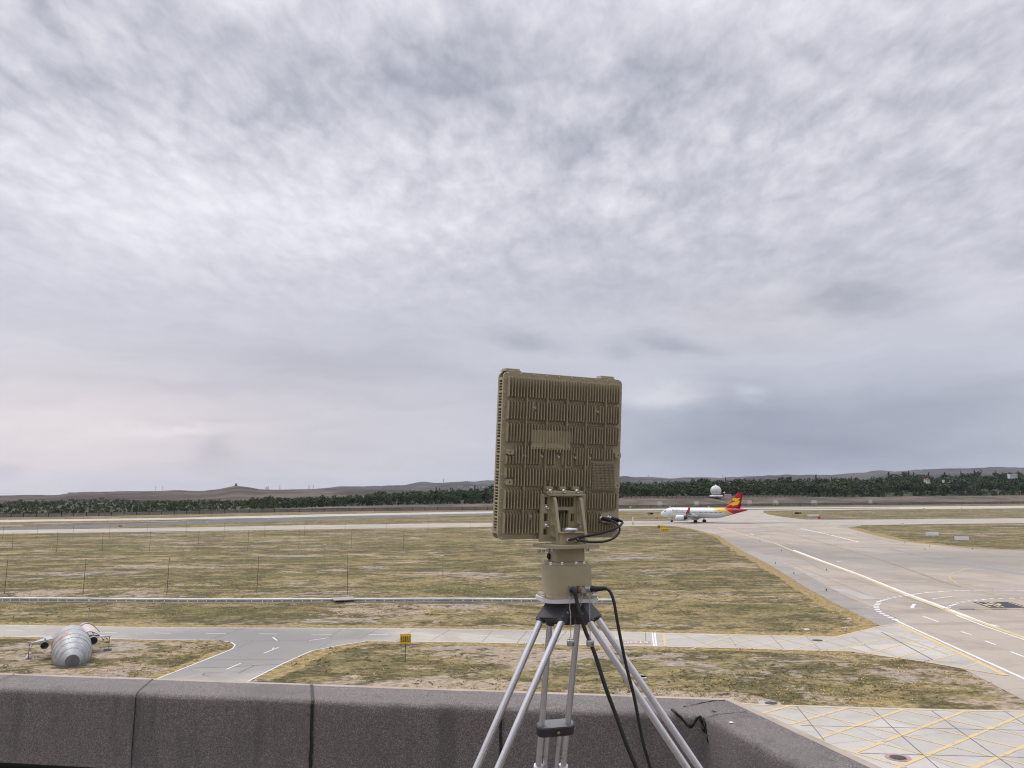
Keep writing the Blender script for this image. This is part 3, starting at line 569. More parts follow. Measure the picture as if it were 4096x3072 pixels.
def offs(line, d_):                               # parallel line d_ metres inwards (towards the roof)
    out = []
    for i, p in enumerate(line):
        ns = []
        for k in (i-1, i):
            if 0 <= k < len(line)-1: e = (line[k+1]-line[k]).normalized(); ns.append(Vector((e.y, -e.x, 0)))
        n = sum(ns, Vector()).normalized(); out.append(p+n*(d_/n.dot(ns[0])))
    if len(out) == 4 and (out[2]-out[1]).dot(line[2]-line[1]) < 0:   # the short cut corner closes up further in
        e1 = (line[1]-line[0]).normalized(); e2 = (line[3]-line[2]).normalized(); rn = Vector((e2.y, -e2.x, 0)); w3 = out[2]-rn*d_*.16-out[0]; out[3] = out[3]-rn*d_*.16
        k = (w3.x*e2.y-w3.y*e2.x)/(e1.x*e2.y-e1.y*e2.x); q = out[0]+e1*k; out[1] = q; out[2] = q+e2*.002
    return out
bld = thing('airport_building', 'building roof edge with a low felt covered parapet below the tripod', 'building', (0, 0, 0))
def sweep(mb, prof, line=wall_line, smooth=True, sub=60):
    rows = []
    for d_, z in prof:
        o = offs(line, d_); o = [o[0]]+[o[0].lerp(o[1], k/sub) for k in range(1, sub)]+[o[1], o[2]]+[o[2].lerp(o[3], k/sub) for k in range(1, sub)]+[o[3]]
        rows.append([Vector((p.x, p.y, z)) for p in o])
    n = len(rows[0]); vs = [p for r in rows for p in r]
    mb.add(vs, [(i*n+j, i*n+j+1, (i+1)*n+j+1, (i+1)*n+j) for i in range(len(prof)-1) for j in range(n-1)], smooth)
def felt_prof():
    pr = [(.050, ZT_-.016), (.053, ZT_+.000), (.058, ZT_+.004), (.2, ZT_+.006), (.33, ZT_+.005), (.357, ZT_+.003)]
    for k in range(1, 8):
        a = k/8*math.pi/2; pr.append((.357+.034*math.sin(a), ZT_-.031+.034*math.cos(a)))
    pr += [(.391, ZT_-.06), (.392, ZT_-.10), (.398, ZT_-.25), (.402, ZF_+.12), (.415, ZF_+.06), (.45, ZF_+.02), (.52, ZF_+.004)]
    return pr
mb = MB(); sweep(mb, felt_prof())
for i, v in enumerate(mb.v):                      # the felt is not dead flat: shallow waviness
    v += Vector((0, 0, 1))*(.004*mnoise.noise(v*2.1))+Vector((dl.y, -dl.x, 0))*(.006*mnoise.noise(v*1.7+Vector((5, 0, 0))))
obj('parapet_felt', mb, M_felt, bld)
mb = MB(); sweep(mb, [(0, ZT_-.12), (-.01, ZT_-.01), (0, ZT_), (.048, ZT_+.001), (.056, ZT_-.03)], smooth=False); obj('coping_edge', mb, M_coping, bld)
mb = MB(); sweep(mb, [(.02, 0), (.02, ZT_-.125)], smooth=False); obj('wall', mb, M_wallext, bld)
ro = offs(wall_line, .45); mb = MB(); mb.sheet([Vector((p.x, p.y, ZF_)) for p in ro]+[Vector((ro[-1].x, -6, ZF_)), Vector((ro[0].x, -6, ZF_))][0:2]); obj('roof_deck', mb, M_tar if 0 else M_felt, bld)
# unseen wall behind the camera, added to shade the parapet's inner face
mb = MB(); mb.box((.5, -2.9, ZF_+2.1), (13, .3, 4.2)); mb.box((.5, -2.9, ZF_+4.28), (13.3, .6, .14)); obj('unseen_shade_wall', mb, M_wallext, bld)
# overlaps between felt sheets: tarred seams that follow the profile
def seam(x_in, y_in, wid, name='felt_seam', lo=ZF_+.01, wob=.004, lift=.0035, skew=0.0, top=True):
    d_ = ray(x_in, y_in); base_p = None
    ln_ = offs(wall_line, .33); e = (ln_[1]-ln_[0]).normalized()
    p = G(x_in, y_in, ZT_); s0 = (Vector((p.x, p.y, 0))-ln_[0]).dot(e)
    pr = [(a, z) for a, z in felt_prof() if z >= lo and (top or a > .32)]
    fine = []
    for i in range(len(pr)-1):
        for k in range(6): fine.append((pr[i][0]+(pr[i+1][0]-pr[i][0])*k/6, pr[i][1]+(pr[i+1][1]-pr[i][1])*k/6))
    fine.append(pr[-1]); vs = []
    for i, (a, z) in enumerate(fine):
        o = offs(wall_line, a+lift*(1 if z < ZT_-.02 else 0)); zz = z+lift+.003
        sc_ = s0+wob*mnoise.noise(Vector((i*.35, x_in, 0)))+skew*(a-.33)
        ww = wid*(1+.5*mnoise.noise(Vector((i*.5, x_in+9, 0))))
        o0 = ln_[0]+e*0; nrm = Vector((e.y, -e.x, 0)); b0 = ln_[0]+nrm*(a-.33+(lift*2 if z < ZT_-.02 else 0))
        vs += [Vector((*(b0+e*(sc_-ww/2)).xy, zz)), Vector((*(b0+e*(sc_+ww/2)).xy, zz))]
    mb = MB(); n = len(fine); mb.add(vs, [(2*i, 2*i+2, 2*i+3, 2*i+1) for i in range(n-1)]); return obj(name, mb, M_tar, bld)
seam(557, 2766, .006, skew=.35); seam(1256, 2788, .019, skew=.45); seam(2010, 2822, .016, top=False); seam(-60, 2750, .005, skew=.3)
# torn felt and bitumen at the corner
def tar_patch(pts, y_plane):                       # ragged bitumen smear on the inner face or on the top
    mb = MB(); mb.sheet if 0 else None
    return pts
ln_ = offs(wall_line, .33); e_ = (ln_[1]-ln_[0]).normalized(); nr_ = Vector((e_.y, -e_.x, 0))
def on_face(x, y):                                 # pixel -> point just proud of the parapet's inner face (or its top)
    top = G(x, y, ZT_+.0065)
    if (Vector((top.x, top.y, 0))-ln_[1]).dot(nr_) < .0: return top
    d_ = ray(x, y); n = nr_; o = ln_[1]+nr_*.0595; tt = (o-CAM).dot(n)/d_.dot(n); p = CAM+d_*tt
    l3 = offs(wall_line, .399); e2 = (l3[3]-l3[2]).normalized(); n2 = Vector((e2.y, -e2.x, 0)); o2 = l3[2]-n2*.0045
    if (p-o2).dot(n2) < 0: p = CAM+d_*((o2-CAM).dot(n2)/d_.dot(n2))
    return p
def smear(name, zz, pts, wid):
    P_ = [on_face(*zz(*p)) for p in pts]; out = []
    for i in range(len(P_)-1):
        for k in range(8): out.append(P_[i].lerp(P_[i+1], k/8))
    out.append(P_[-1]); mb = MB()
    mb.path([p+Vector((mnoise.noise(p*40), 0, mnoise.noise(p*37+Vector((3, 1, 2)))))*.006 for p in out], [wid*(.55+.9*abs(mnoise.noise(p*25))) for p in out], 6)
    return obj(name, mb, M_tar, bld)
smear('bitumen_smear', ZM, [(1075, 968), (1110, 995), (1150, 1030), (1195, 1075), (1215, 1105), (1245, 1112), (1275, 1085), (1300, 1045), (1330, 1030)], .011)
smear('bitumen_smear', ZM, [(1320, 1030), (1345, 1090), (1370, 1160), (1385, 1180)], .010)
smear('bitumen_smear', ZM, [(1360, 1040), (1375, 1090), (1385, 1170), (1400, 1260), (1412, 1360), (1425, 1480), (1430, 1600)], .0045)
smear('bitumen_smear', ZM, [(1180, 945), (1280, 925), (1390, 900), (1470, 890), (1550, 888)], .003)
smear('bitumen_smear', ZM, [(1385, 1032), (1470, 1015), (1600, 1000), (1735, 990)], .0015)
smear('bitumen_smear', ZM, [(1430, 978), (1470, 990)], .003)
w_ = MB(); c = G(*ZM(1612, 1081), ZT_+.008)
for k in range(5): w_.ball(c+Vector((random.uniform(-.014, .014), random.uniform(-.01, .01), 0)), random.uniform(.004, .009), 8, 5, (1.6, 1, .25))
tag(obj('bird_dropping', w_, paint('chalky_white', (.75, .75, .72))), 'small white bird dropping on the right parapet top', 'dropping')
hz = MB(); hz.path([at(-900, 3056, 3.75), at(-300, 3088, 3.73), at(0, 3105, 3.72), at(330, 3124, 3.7), at(900, 3160, 3.66)], .055, 16)  # near black tube filling a dark wedge along the parapet foot
tag(obj('black_tube', hz, paint('near_black', (.0025, .0025, .0025), .95, 0, .1, 6, 0, 80, .05)), 'thick near black tube along the foot of the parapet', 'hose')
# ================================================================== TREES
M_leafd = leaf_mat('dark_foliage', (.012, .022, .009), (.060, .082, .028))
M_leafm = leaf_mat('mid_foliage', (.020, .032, .012), (.075, .090, .030))
M_leafp = leaf_mat('poplar_foliage', (.016, .026, .014), (.050, .068, .030))
M_bark = paint('bark', (.10, .075, .055), .9)
def crown_quads(rng, lobes, n, s):
    vs = []; fs = []
    for _ in range(n):
        c, r = lobes[rng.randrange(len(lobes))]
        while True:
            q = Vector((rng.uniform(-1, 1), rng.uniform(-1, 1), rng.uniform(-1, 1)))
            if .45 < q.length < 1: break
        p = Vector(c)+Vector((q.x*r[0], q.y*r[1], q.z*r[2]))
        nr = (q+Vector((rng.uniform(-.7, .7), rng.uniform(-.7, .7), rng.uniform(-.2, .9)))).normalized()
        u = nr.orthogonal().normalized(); v = nr.cross(u); k = s*rng.uniform(.6, 1.4); a = rng.uniform(0, 6.28)
        u, v = u*math.cos(a)+v*math.sin(a), v*math.cos(a)-u*math.sin(a)
        o = len(vs); vs += [p+u*k, p+v*k*.8, p-u*k*.9, p-v*k*.7]; fs.append((o, o+1, o+2, o+3))
    return vs, fs
def tree_mesh(kind, seed):                         # unit height
    rng = random.Random(seed); mb = MB()
    if kind == 'poplar':
        lobes = [((rng.uniform(-.03, .03), rng.uniform(-.03, .03), .18+.78*k/8), (.10-.055*abs(k-3)/5, .10-.055*abs(k-3)/5, .10)) for k in range(9)]
        vs, fs = crown_quads(rng, lobes, 260, .035)
    elif kind == 'young':
        lobes = [((rng.uniform(-.12, .12), rng.uniform(-.12, .12), rng.uniform(.22, .8)), (.2, .2, .2)) for k in range(7)]
        vs, fs = crown_quads(rng, lobes, 190, .07)
    else:
        lobes = [((rng.uniform(-.3, .3), rng.uniform(-.3, .3), rng.uniform(.3, .82)), (rng.uniform(.15, .24),)*2+(rng.uniform(.13, .2),)) for k in range(9)]
        vs, fs = crown_quads(rng, lobes, 300, .062)
    mb.add(vs, fs); mb.mi = 1
    mb.path([(0, 0, -.05), (.01, 0, .3), (0, .01, .62)], [.022, .016, .007], 5)
    return mb
protos = {}
for kind, m_, k in (('bushy', M_leafd, 4), ('young', M_leafm, 3), ('poplar', M_leafp, 3)):
    protos[kind] = []
    for s_ in range(k):
        mb = tree_mesh(kind, 100*s_+len(kind)); me = mb.build('tree_crown', [m_, M_bark]); protos[kind].append(me.data); bpy.data.objects.remove(me)
TL = {'bushy': ('round bushy dark green tree in the woodland belt beyond the runway', 'tree', 'bushy trees in the woodland belt'),
      'young': ('small young green tree in the even front row of the woodland belt', 'tree', 'young trees along the edge of the woodland'),
      'poplar': ('tall narrow dark poplar standing above the woodland belt', 'tree', 'poplars rising above the woodland')}
TN = {'bushy': 'bushy_tree', 'young': 'young_tree', 'poplar': 'poplar_tree'}
def plant(kind, x, Dd, h):
    o = bpy.data.objects.new(TN[kind], random.choice(protos[kind])); COL.objects.link(o)
    o.location = spot(x, Dd, -.15); o.rotation_euler = (0, 0, random.uniform(0, 6.28)); wv = h*random.uniform(.9, 1.3) if kind != 'poplar' else h*random.uniform(.8, 1.25)
    o.scale = (wv, wv, h); l, c, g = TL[kind]; return tag(o, l, c, g)
rg = random.Random(3)
for k in range(112):
    x = -120+k*4320/111+rg.uniform(-14, 14); Df, Db, Dk, _, _ = colm(x)
    if x > 1000 or k % 2: plant('young', x, Db+rg.uniform(2, 9), ip(x, cx_, th_)*rg.uniform(.42, .62)*(1 if x > 1000 else .75))
for k in range(150):
    x = -120+k*4320/149+rg.uniform(-18, 18); Df, Db, Dk, _, _ = colm(x)
    plant('bushy', x, Db+rg.uniform(12, 60)+(0 if x > 1100 else rg.uniform(0, 160)), ip(x, cx_, th_)*rg.uniform(.7, 1.05)*(1 if x > 1100 else .8))
for x, k in ((1640, 1.2), (1655, 1.0), (1745, 1.3), (1757, 1.25), (1900, 1.3), (1912, 1.1), (1880, 1.05), (1940, 1.0), (1500, .9), (1075, .8), (2650, 1.0), (2770, 1.05), (2905, 1.1), (3120, 1.0), (3268, 1.35), (3150, 1.0), (3330, 1.0),
             (3560, 1.4), (3572, 1.2), (3640, 1.35), (3660, 1.25), (3720, 1.3), (3785, 1.3), (3850, 1.2), (3905, 1.3), (3990, 1.25), (4080, 1.1), (3410, .95)):
    Df, Db, Dk, _, _ = colm(x); plant('poplar', x, Dk-rg.uniform(5, 60), ip(x, cx_, th_)*k)
# the mass of the wood behind them
np.random.seed(5)
def mass(name, n, d0, d1, hk, kinds, xr=(-300, 4400), mat=M_leafd, dens=100, label=None, dmin=0):
    V = []; F = []; off = 0; base_ = []
    for s_ in range(8):
        rng = random.Random(900+s_)
        lobes = [((rng.uniform(-.32, .32), rng.uniform(-.32, .32), rng.uniform(.14, .8)), (rng.uniform(.17, .28),)*2+(rng.uniform(.14, .22),)) for k in range(9)]
        base_.append(np.array([tuple(v) for v in crown_quads(rng, lobes, dens, .085)[0]]))
    for i in range(n):
        x = rg.uniform(*xr); Df, Db, Dk, _, _ = colm(x); Dd = Db+rg.uniform(d0, d1)
        p = spot(x, Dd); h = ip(x, cx_, th_)*rg.uniform(*hk)*(1.3 if rg.random() < .12 else 1)
        b = base_[i % 8]; a = rg.uniform(0, 6.28); ca, sa = math.cos(a), math.sin(a); wv = h*rg.uniform(.9, 1.35)
        q = np.empty_like(b); q[:, 0] = (b[:, 0]*ca-b[:, 1]*sa)*wv+p.x; q[:, 1] = (b[:, 0]*sa+b[:, 1]*ca)*wv+p.y; q[:, 2] = b[:, 2]*h+p.z-.2
        V.append(q); off += len(b)
    V = np.concatenate(V); me = bpy.data.meshes.new(name); nq = len(V)//4
    me.vertices.add(len(V)); me.vertices.foreach_set('co', V.ravel()); me.loops.add(nq*4); me.loops.foreach_set('vertex_index', np.arange(nq*4))
    me.polygons.add(nq); me.polygons.foreach_set('loop_start', np.arange(0, nq*4, 4)); me.update(); me.validate(); me.materials.append(mat)
    o = bpy.data.objects.new(name, me); COL.objects.link(o); return tag(o, label, 'woodland', kind='stuff')
mass('woodland', 1700, 30, 330, (.6, 1.15), None, (1000, 4500), M_leafd, 100, 'dense dark green woodland belt beyond the runway')
mass('scrub', 1500, 8, 330, (.3, .75), None, (-350, 1350), M_leafm, 90, 'low green scrub and bushes beyond the runway on the left')
mass('hedge', 620, 0, 16, (.32, .52), None, (-350, 4450), M_leafd, 80, 'even dark hedge along the foot of the woodland belt')

# ---- low tufts of dry and green grass that break the flat sheet in the nearer fields
def pip(x, y, poly):
    c = False; j = len(poly)-1
    for i in range(len(poly)):
        xi, yi, xj, yj = *poly[i], *poly[j]
        if (yi > y) != (yj > y) and x < (xj-xi)*(y-yi)/(yj-yi)+xi: c = not c
        j = i
    return c
def wpoly(pts): return [tuple(G(*p).xy) for p in pts]
PAVED = [wpoly(road_top+road_bot), wpoly([(2652, 2531), ZB(0, 530), ZB(830, 545), ZB(1140, 470), ZB(1290, 452), ZB(2080, 835), ZB(1760, 787), ZB(1480, 735), ZB(1150, 690), ZB(930, 660), ZB(600, 652), ZB(0, 633), (2663, 2587)]),
         wpoly([ZB(-100, 1030), ZB(400, 1050), ZB(700, 1056), ZB(1100, 1069), ZB(1700, 1084), ZB(2212, 1090), ZB(4200, 1120), ZB(4200, 2600), ZB(-100, 2600)]),
         wpoly(apron_left+[(3590, 2560), (3700, 2647), (3852, 2675), (4096, 2801), (4500, 3010), (5600, 3010), (5600, 2205)]+wedgeB_bot+[(3391, 2109), (3391, 2100)])]
ctr = Vector((*G(290, 2640).xy, 0))
def tufts(name, n, ymin, ymax, sz, mat, label, thr):
    V = []; rq = random.Random(11+n); k = 0; tries = 0
    while k < n and tries < n*14:
        tries += 1
        yy = ymin+(ymax-ymin)*rq.random()**1.5; xx = rq.uniform(-200, 4200); p = G(xx, yy)
        if mnoise.fractal(Vector((p.x*.05, p.y*.09, n*.1)), 1, 2, 4) < thr: continue
        if (Vector((p.x, p.y, 0))-ctr).length < 3.2 or any(pip(p.x, p.y, q) for q in PAVED): continue
        k += 1; s_ = sz*rq.uniform(.5, 1.5); rr_ = s_*rq.uniform(.6, 1.6)
        for _ in range(7):
            a = rq.uniform(0, 6.28); c = Vector((p.x+rq.gauss(0, rr_), p.y+rq.gauss(0, rr_), 0)); d_ = Vector((math.cos(a), math.sin(a), 0))*s_*.5; l = Vector((rq.gauss(0, .3)*s_, rq.gauss(0, .3)*s_, s_*rq.uniform(.4, .9)))
            V += [c-d_, c+d_, c+d_*.5+l, c-d_*.5+l]
    me = bpy.data.meshes.new(name); A = np.array([tuple(v) for v in V]); nq = len(A)//4
    me.vertices.add(len(A)); me.vertices.foreach_set('co', A.ravel()); me.loops.add(nq*4); me.loops.foreach_set('vertex_index', np.arange(nq*4)); me.polygons.add(nq); me.polygons.foreach_set('loop_start', np.arange(0, nq*4, 4)); me.update(); me.validate(); me.materials.append(mat)
    o = bpy.data.objects.new(name, me); COL.objects.link(o); return tag(o, label, 'grass', kind='stuff')
tufts('green_grass_tufts', 1300, 2330, 2830, .07, leaf_mat('green_tuft', (.17, .17, .07), (.32, .30, .12)), 'low tufts of greener grass scattered in the near fields', .16)
tufts('dry_grass_tufts', 4500, 2330, 2830, .07, leaf_mat('dry_tuft', (.36, .28, .14), (.66, .52, .26)), 'low tufts of straw coloured grass scattered in the near fields', -.02)

# ================================================================== FAR THINGS
M_post = paint('dark_fence_steel', (.03, .03, .032), .6); M_wallp = paint('pale_boundary_wall', (.30, .235, .195), .9, 0, .15, .2)
M_pole = paint('dark_pole', (.075, .064, .050), .7); M_wht = paint('white_paint', (.86, .86, .85), .5, 0, .05); M_redp = paint('red_paint', (.45, .02, .025), .45, 0, .06)
M_yelp = paint('yellow_sign_paint', (.86, .58, .03), .5, 0, .06); M_blk = paint('black_paint', (.014, .014, .015), .45); M_galv = paint('galvanised_steel', (.42, .43, .44), .45, .6)
M_lamp = paint('yellow_lamp_housing', (.75, .55, .08), .5); M_oran = paint('orange_paint', (.62, .24, .05), .5); M_mesh = paint('dark_fence_mesh', (.024, .024, .025), .8)
def px_m(x, y): return G(x, y).y/FPX                # metres per pixel at that ground point
# dark perimeter fence at the foot of the embankment
pf = [spot(x, colm(x)[0]+1.5) for x in range(-300, 4400, 25)]
fence = thing('perimeter_fence', 'long dark steel perimeter fence at the foot of the far embankment', 'fence', pf[0])
pick = MB(); rails = MB()
for i in range(len(pf)-1):
    a, b_ = pf[i], pf[i+1]; d_ = b_-a; L_ = d_.length; n = max(2, int(L_/.42)); an = math.atan2(d_.y, d_.x)
    for k in range(n):
        p = a.lerp(b_, (k+.5)/n)-pf[0]; wv = Vector((math.cos(an), math.sin(an), 0))*.125
        pick.add([p-wv, p+wv, p+wv+Vector((0, 0, 2.5)), p-wv+Vector((0, 0, 2.5))], [(0, 1, 2, 3)])
    for z in (.3, 1.25, 2.15): rails.box((a+b_)/2-pf[0]+Vector((0, 0, z)), (L_, .07, .07), an)
tag(obj('fence_mesh', pick, M_mesh, fence), kind=None); obj('rail', rails, M_post, fence)
one = MB(); one.box((0, 0, 1.25), (.16, .16, 2.6)); one.box((0, -.15, 2.7), (.12, .5, .1)); fp = obj('post', one, M_post, fence)
fp.location = (0, 0, 0)
for i in range(2, len(pf), 2):
    c = fp.copy(); COL.objects.link(c); c.location = pf[i]-pf[0]
# pale wall with posts along the crest of the embankment
bw = [spot(x, colm(x)[1]-2.5) for x in range(2490, 3240, 18)]
wall = thing('boundary_wall', 'low pale brown boundary wall with dark posts in front of the woodland', 'wall', bw[0])
mb = MB()
for i in range(len(bw)-1):
    a, b_ = bw[i]-bw[0], bw[i+1]-bw[0]; d_ = b_-a; mb.box((a+b_)/2+Vector((0, 0, .7)), (d_.length, .25, 2.2), math.atan2(d_.y, d_.x))
obj('wall_panel', mb, M_wallp, wall)
one = MB(); one.box((0, -.3, 1.0), (.3, .3, 3.3)); p0 = obj('post', one, M_post, wall)
for i in range(1, len(bw)):
    c = p0.copy(); COL.objects.link(c); c.location = bw[i]-bw[0]
# concrete chutes down the bank
M_chute = paint('chute_concrete', (.20, .18, .155), .9, 0, .25, .6)
for i, (x, y, wv) in enumerate(((2638, 2021, 5), (2785, 2021, 5), (2997, 2021, 5), (3101, 2014, 6), (3254, 2014, 7), (3480, 2012, 4))):
    Df, Db = colm(x)[:2]; a = spot(x, Df+(Db-Df)*.16); b_ = spot(x, Df+(Db-Df)*.62); mb = MB()
    s_ = Vector((1, 0, 0)); q = b_-a; up = Vector((0, 0, .35))
    vs = [a-s_*wv*.55+up, a+s_*wv*.55+up, b_+s_*wv*.36+up, b_-s_*wv*.36+up]; mb.add(vs+[v-Vector((0, 0, 1.0)) for v in vs], [(0, 1, 2, 3), (0, 4, 5, 1), (1, 5, 6, 2), (2, 6, 7, 3), (3, 7, 4, 0)])
    for sg in (-1, 1):
        A, B = (vs[0], vs[3]) if sg < 0 else (vs[1], vs[2]); mb.path([A+Vector((0, 0, .2)), B+Vector((0, 0, .2))], .3, 6)
    tag(obj('drain_chute', mb, M_chute), ('pale concrete chute on the bank, left of the airliner nose', 'pale concrete chute on the bank above the airliner wing', 'pale concrete chute on the bank just right of the red tail fin', 'leaning pale concrete chute on the bank right of the airliner', 'broad pale concrete chute on the bank above the black sign on the right', 'small pale concrete chute on the bank beside the bare cutting')[i], 'drain chute', 'concrete chutes on the embankment')
# radome on its platform
P = spot(2864, colm(2864)[1]-8); kpx = P.y/FPX
rd = thing('radome', 'white round radome on a raised platform behind the airliner', 'radome', P)
zb_ = at(2864, 1980, P.y).z-P.z; rr = 21.2*kpx
mb = MB(); zc_ = zb_+rr*.78
mb.lathe([(rr*math.sin(max(1e-4, a)), zc_+rr*math.cos(a)) for a in [2.30*k/18 for k in range(19)]][::-1], 32)
def dome_mat():
    m_, t_, b = newmat('radome_panels'); co = node(t_, 'ShaderNodeTexCoord').outputs['Object']
    v = node(t_, 'ShaderNodeTexVoronoi', {'Vector': co, 'Scale': .45}, feature='DISTANCE_TO_EDGE').outputs[0]
    setc(t_, b, 'Base Color', mixc(t_, step(t_, v, .02, .07), (.45, .45, .44), (.72, .72, .71))); b.inputs['Roughness'].default_value = .5; return m_
obj('dome', mb, dome_mat(), rd)
mb = MB(); mb.lathe([(rr*1.2, zb_-1.4), (rr*1.2, zb_-.1), (rr*1.05, zb_-.1), (rr*1.05, zb_-.3), (.01, zb_-.3)], 32); mb.lathe([(.01, zb_-1.4), (rr*1.2, zb_-1.4)], 32); obj('platform', mb, M_wht, rd)
for sx_ in (-1, 1):
    for sy_ in (-1, 1):
        one = MB(); one.tube((sx_*rr*.75, sy_*rr*.75, -1), (sx_*rr*.75, sy_*rr*.75, zb_-1.2), .28); obj('leg', one, M_galv, rd)
mb = MB(); mb.tube((-rr*.75, -rr*.75, 0), (rr*.2, -rr*.75, zb_-1.5), .14); mb.tube((rr*.75, -rr*.75, 0), (-rr*.2, -rr*.75, zb_-1.5), .14); obj('brace', mb, M_galv, rd)
mb = MB(); mb.tube((0, 0, zc_+rr*.98), (0, 0, zc_+rr+.9), .7, .4); obj('finial', mb, M_wht, rd)
# red and white chequered hut with a mast
P = spot(2913, colm(2913)[1]-14); k = P.y/FPX
def check_mat():
    m_, t_, b = newmat('red_white_chequer'); co = node(t_, 'ShaderNodeTexCoord').outputs['Object']
    c = node(t_, 'ShaderNodeTexChecker', {'Vector': node(t_, 'ShaderNodeMapping', {0: co, 1: (.013, .017, .011)}).outputs[0], 'Color1': (.42, .04, .05, 1), 'Color2': (.75, .72, .70, 1), 'Scale': 1/1.05}).outputs[0]
    setc(t_, b, 'Base Color', c); return m_
hut = thing('equipment_hut', 'small red and white chequered equipment hut by the airliner tail', 'hut', P)
mb = MB(); mb.box((0, 0, 2.4), (21*k, 3.4, 3.6)); bevel(obj('wall', mb, check_mat(), hut), .05); mb = MB(); mb.box((0, 0, 4.32), (22*k, 3.8, .22)); obj('roof', mb, M_wht, hut)
mb = MB(); mb.box((0, 0, .2), (19*k, 3, 1.2)); obj('base', mb, M_galv, hut)
mb = MB(); mb.tube((-3.8, 0, -.5), (-3.8, 0, 7), .12); mb.tube((-5.2, 0, 6), (-2.6, 0, 6.1), .3, .12); mb.ball((-3.8, 0, 7), .3, 8, 5)
tag(obj('wind_vane', mb, M_wht), 'white wind vane mast beside the chequered hut', 'wind vane').location = P
# slim masts, lamp posts
def mast(x, y_base, y_top, name, label, cat, mat, group=None, r=.12, Dd=None, head=None, far=True):
    if far:
        P = spot(x, Dd if Dd else colm(x)[1]-4); zt = at(x, y_top, P.y).z-P.z
    else:
        P = G(x, y_base); zt = (y_base-y_top)*P.y/FPX
    o = thing(name, label, cat, P, 0, group); mb = MB(); mb.tube((0, 0, -.3), (0, 0, zt), r, r*.7, 7); obj('pole', mb, mat, o)
    if head: h = MB(); head(h, zt); obj('lamp_head', h, M_wht, o)
    return o
lamp = lambda h, z: (h.box((0, 0, z), (1.3, .35, .25)), h.box((0, 0, z+.18), (.5, .25, .14)))
mast(2954, 0, 1953, 'antenna_mast', 'thin dark antenna mast above the airliner tail fin', 'mast', M_post, None, .16, head=lambda h, z: h.ball((0, 0, z), .35, 8, 5))
mast(2886, 0, 2005, 'lamp_post', 'thin pale lamp post on the bank above the airliner', 'lamp post', M_galv, None, .12, colm(2886)[0]+9, lamp)
for x in (98, 211, 328, 444, 555, 680, 885, 1120, 1450, 1740): mast(x, 0, ip(x, cx_, yb_)-24, 'lamp_post', 'thin pale lamp post among the scrub left of the radar panel', 'lamp post', M_galv, 'lamp posts along the scrub', .16, colm(x)[1]+70, lamp)
for x, yt, l in ((3993, 1969, 'left of the two tall orange masts on the far bank'), (4081, 1965, 'right one of two tall orange masts on the far bank')):
    o = mast(x, 0, yt, 'approach_mast', l, 'mast', M_oran, 'tall orange masts on the far bank', .22, colm(x)[0]-3, lamp)
# pylons on the hills
def pylon(mb, h):
    w0 = h*.11
    for a in (-1, 1):
        for b_ in (-1, 1): mb.path([(a*w0, b_*w0, -3), (a*w0*.35, b_*w0*.35, h*.6), (a*w0*.16, b_*w0*.16, h)], h*.011, 4)
    for k in range(5):
        z0, z1 = h*.12*k, h*.12*(k+1); f0, f1 = w0*(1-.65*z0/(h*.6)), w0*(1-.65*z1/(h*.6))
        mb.path([(-f0, -f0, z0), (f1, -f1, z1)], h*.007, 4); mb.path([(f0, -f0, z0), (-f1, -f1, z1)], h*.007, 4)
    for z, l in ((.66, .2), (.8, .17), (.94, .13)): mb.path([(-h*l, 0, h*z), (0, 0, h*(z+.035)), (h*l, 0, h*z)], h*.010, 4)
M_pyl = paint('pylon_steel', (.16, .165, .17), .6, .3)
def far_pt(x, Dd): return spot(x, Dd)
pyl = [(1118, 1946, 2250, 'second lattice pylon right of the peaked hill'), (1235, 1941, 2300, 'left of two close lattice pylons right of the peaked hill'), (1252, 1943, 2320, 'right of two close lattice pylons beyond the peaked hill'), (1774, 1916, 4300, 'lattice pylon on the blue ridge just left of the radar panel'),
       (620, 1952, 2250, 'lattice pylon at the far left end of the brown ridge'), (648, 1954, 2250, 'slim pylon left of the peaked hill'), (2595, 1898, 6000, 'lattice pylon on the ridge left of the airliner'), (2894, 1898, 6000, 'lattice pylon on the ridge above the radome'), (3034, 1894, 6000, 'tall pylon on the ridge right of the tail fin'), (3044, 1895, 6000, 'short pylon beside a taller one right of the tail fin')]
for x, yt, Dd, l in pyl:
    P = far_pt(x, Dd); h = max(14, at(x, yt, Dd).z-P.z); mb = MB(); pylon(mb, h); o = tag(obj('pylon', mb, M_pyl), l, 'pylon', 'power pylons on the hills'); o.location = P; o.rotation_euler = (0, 0, .4)
# chimneys and their thin smoke
for x, yt, l in ((1071, 1946, 'taller thin chimney behind the brown ridge, right of the peaked hill'), (1063, 1947, 'shorter thin chimney behind the brown ridge, right of the peaked hill')):
    P = far_pt(x, 3100); zt = at(x, yt, 3100).z-P.z; mb = MB(); mb.lathe([(2.6, -20), (1.8, zt), (1.3, zt), (1.3, zt-2)], 12); tag(obj('chimney', mb, paint('chimney_concrete', (.2, .17, .17), .9)), l, 'chimney', 'chimneys behind the ridge').location = P
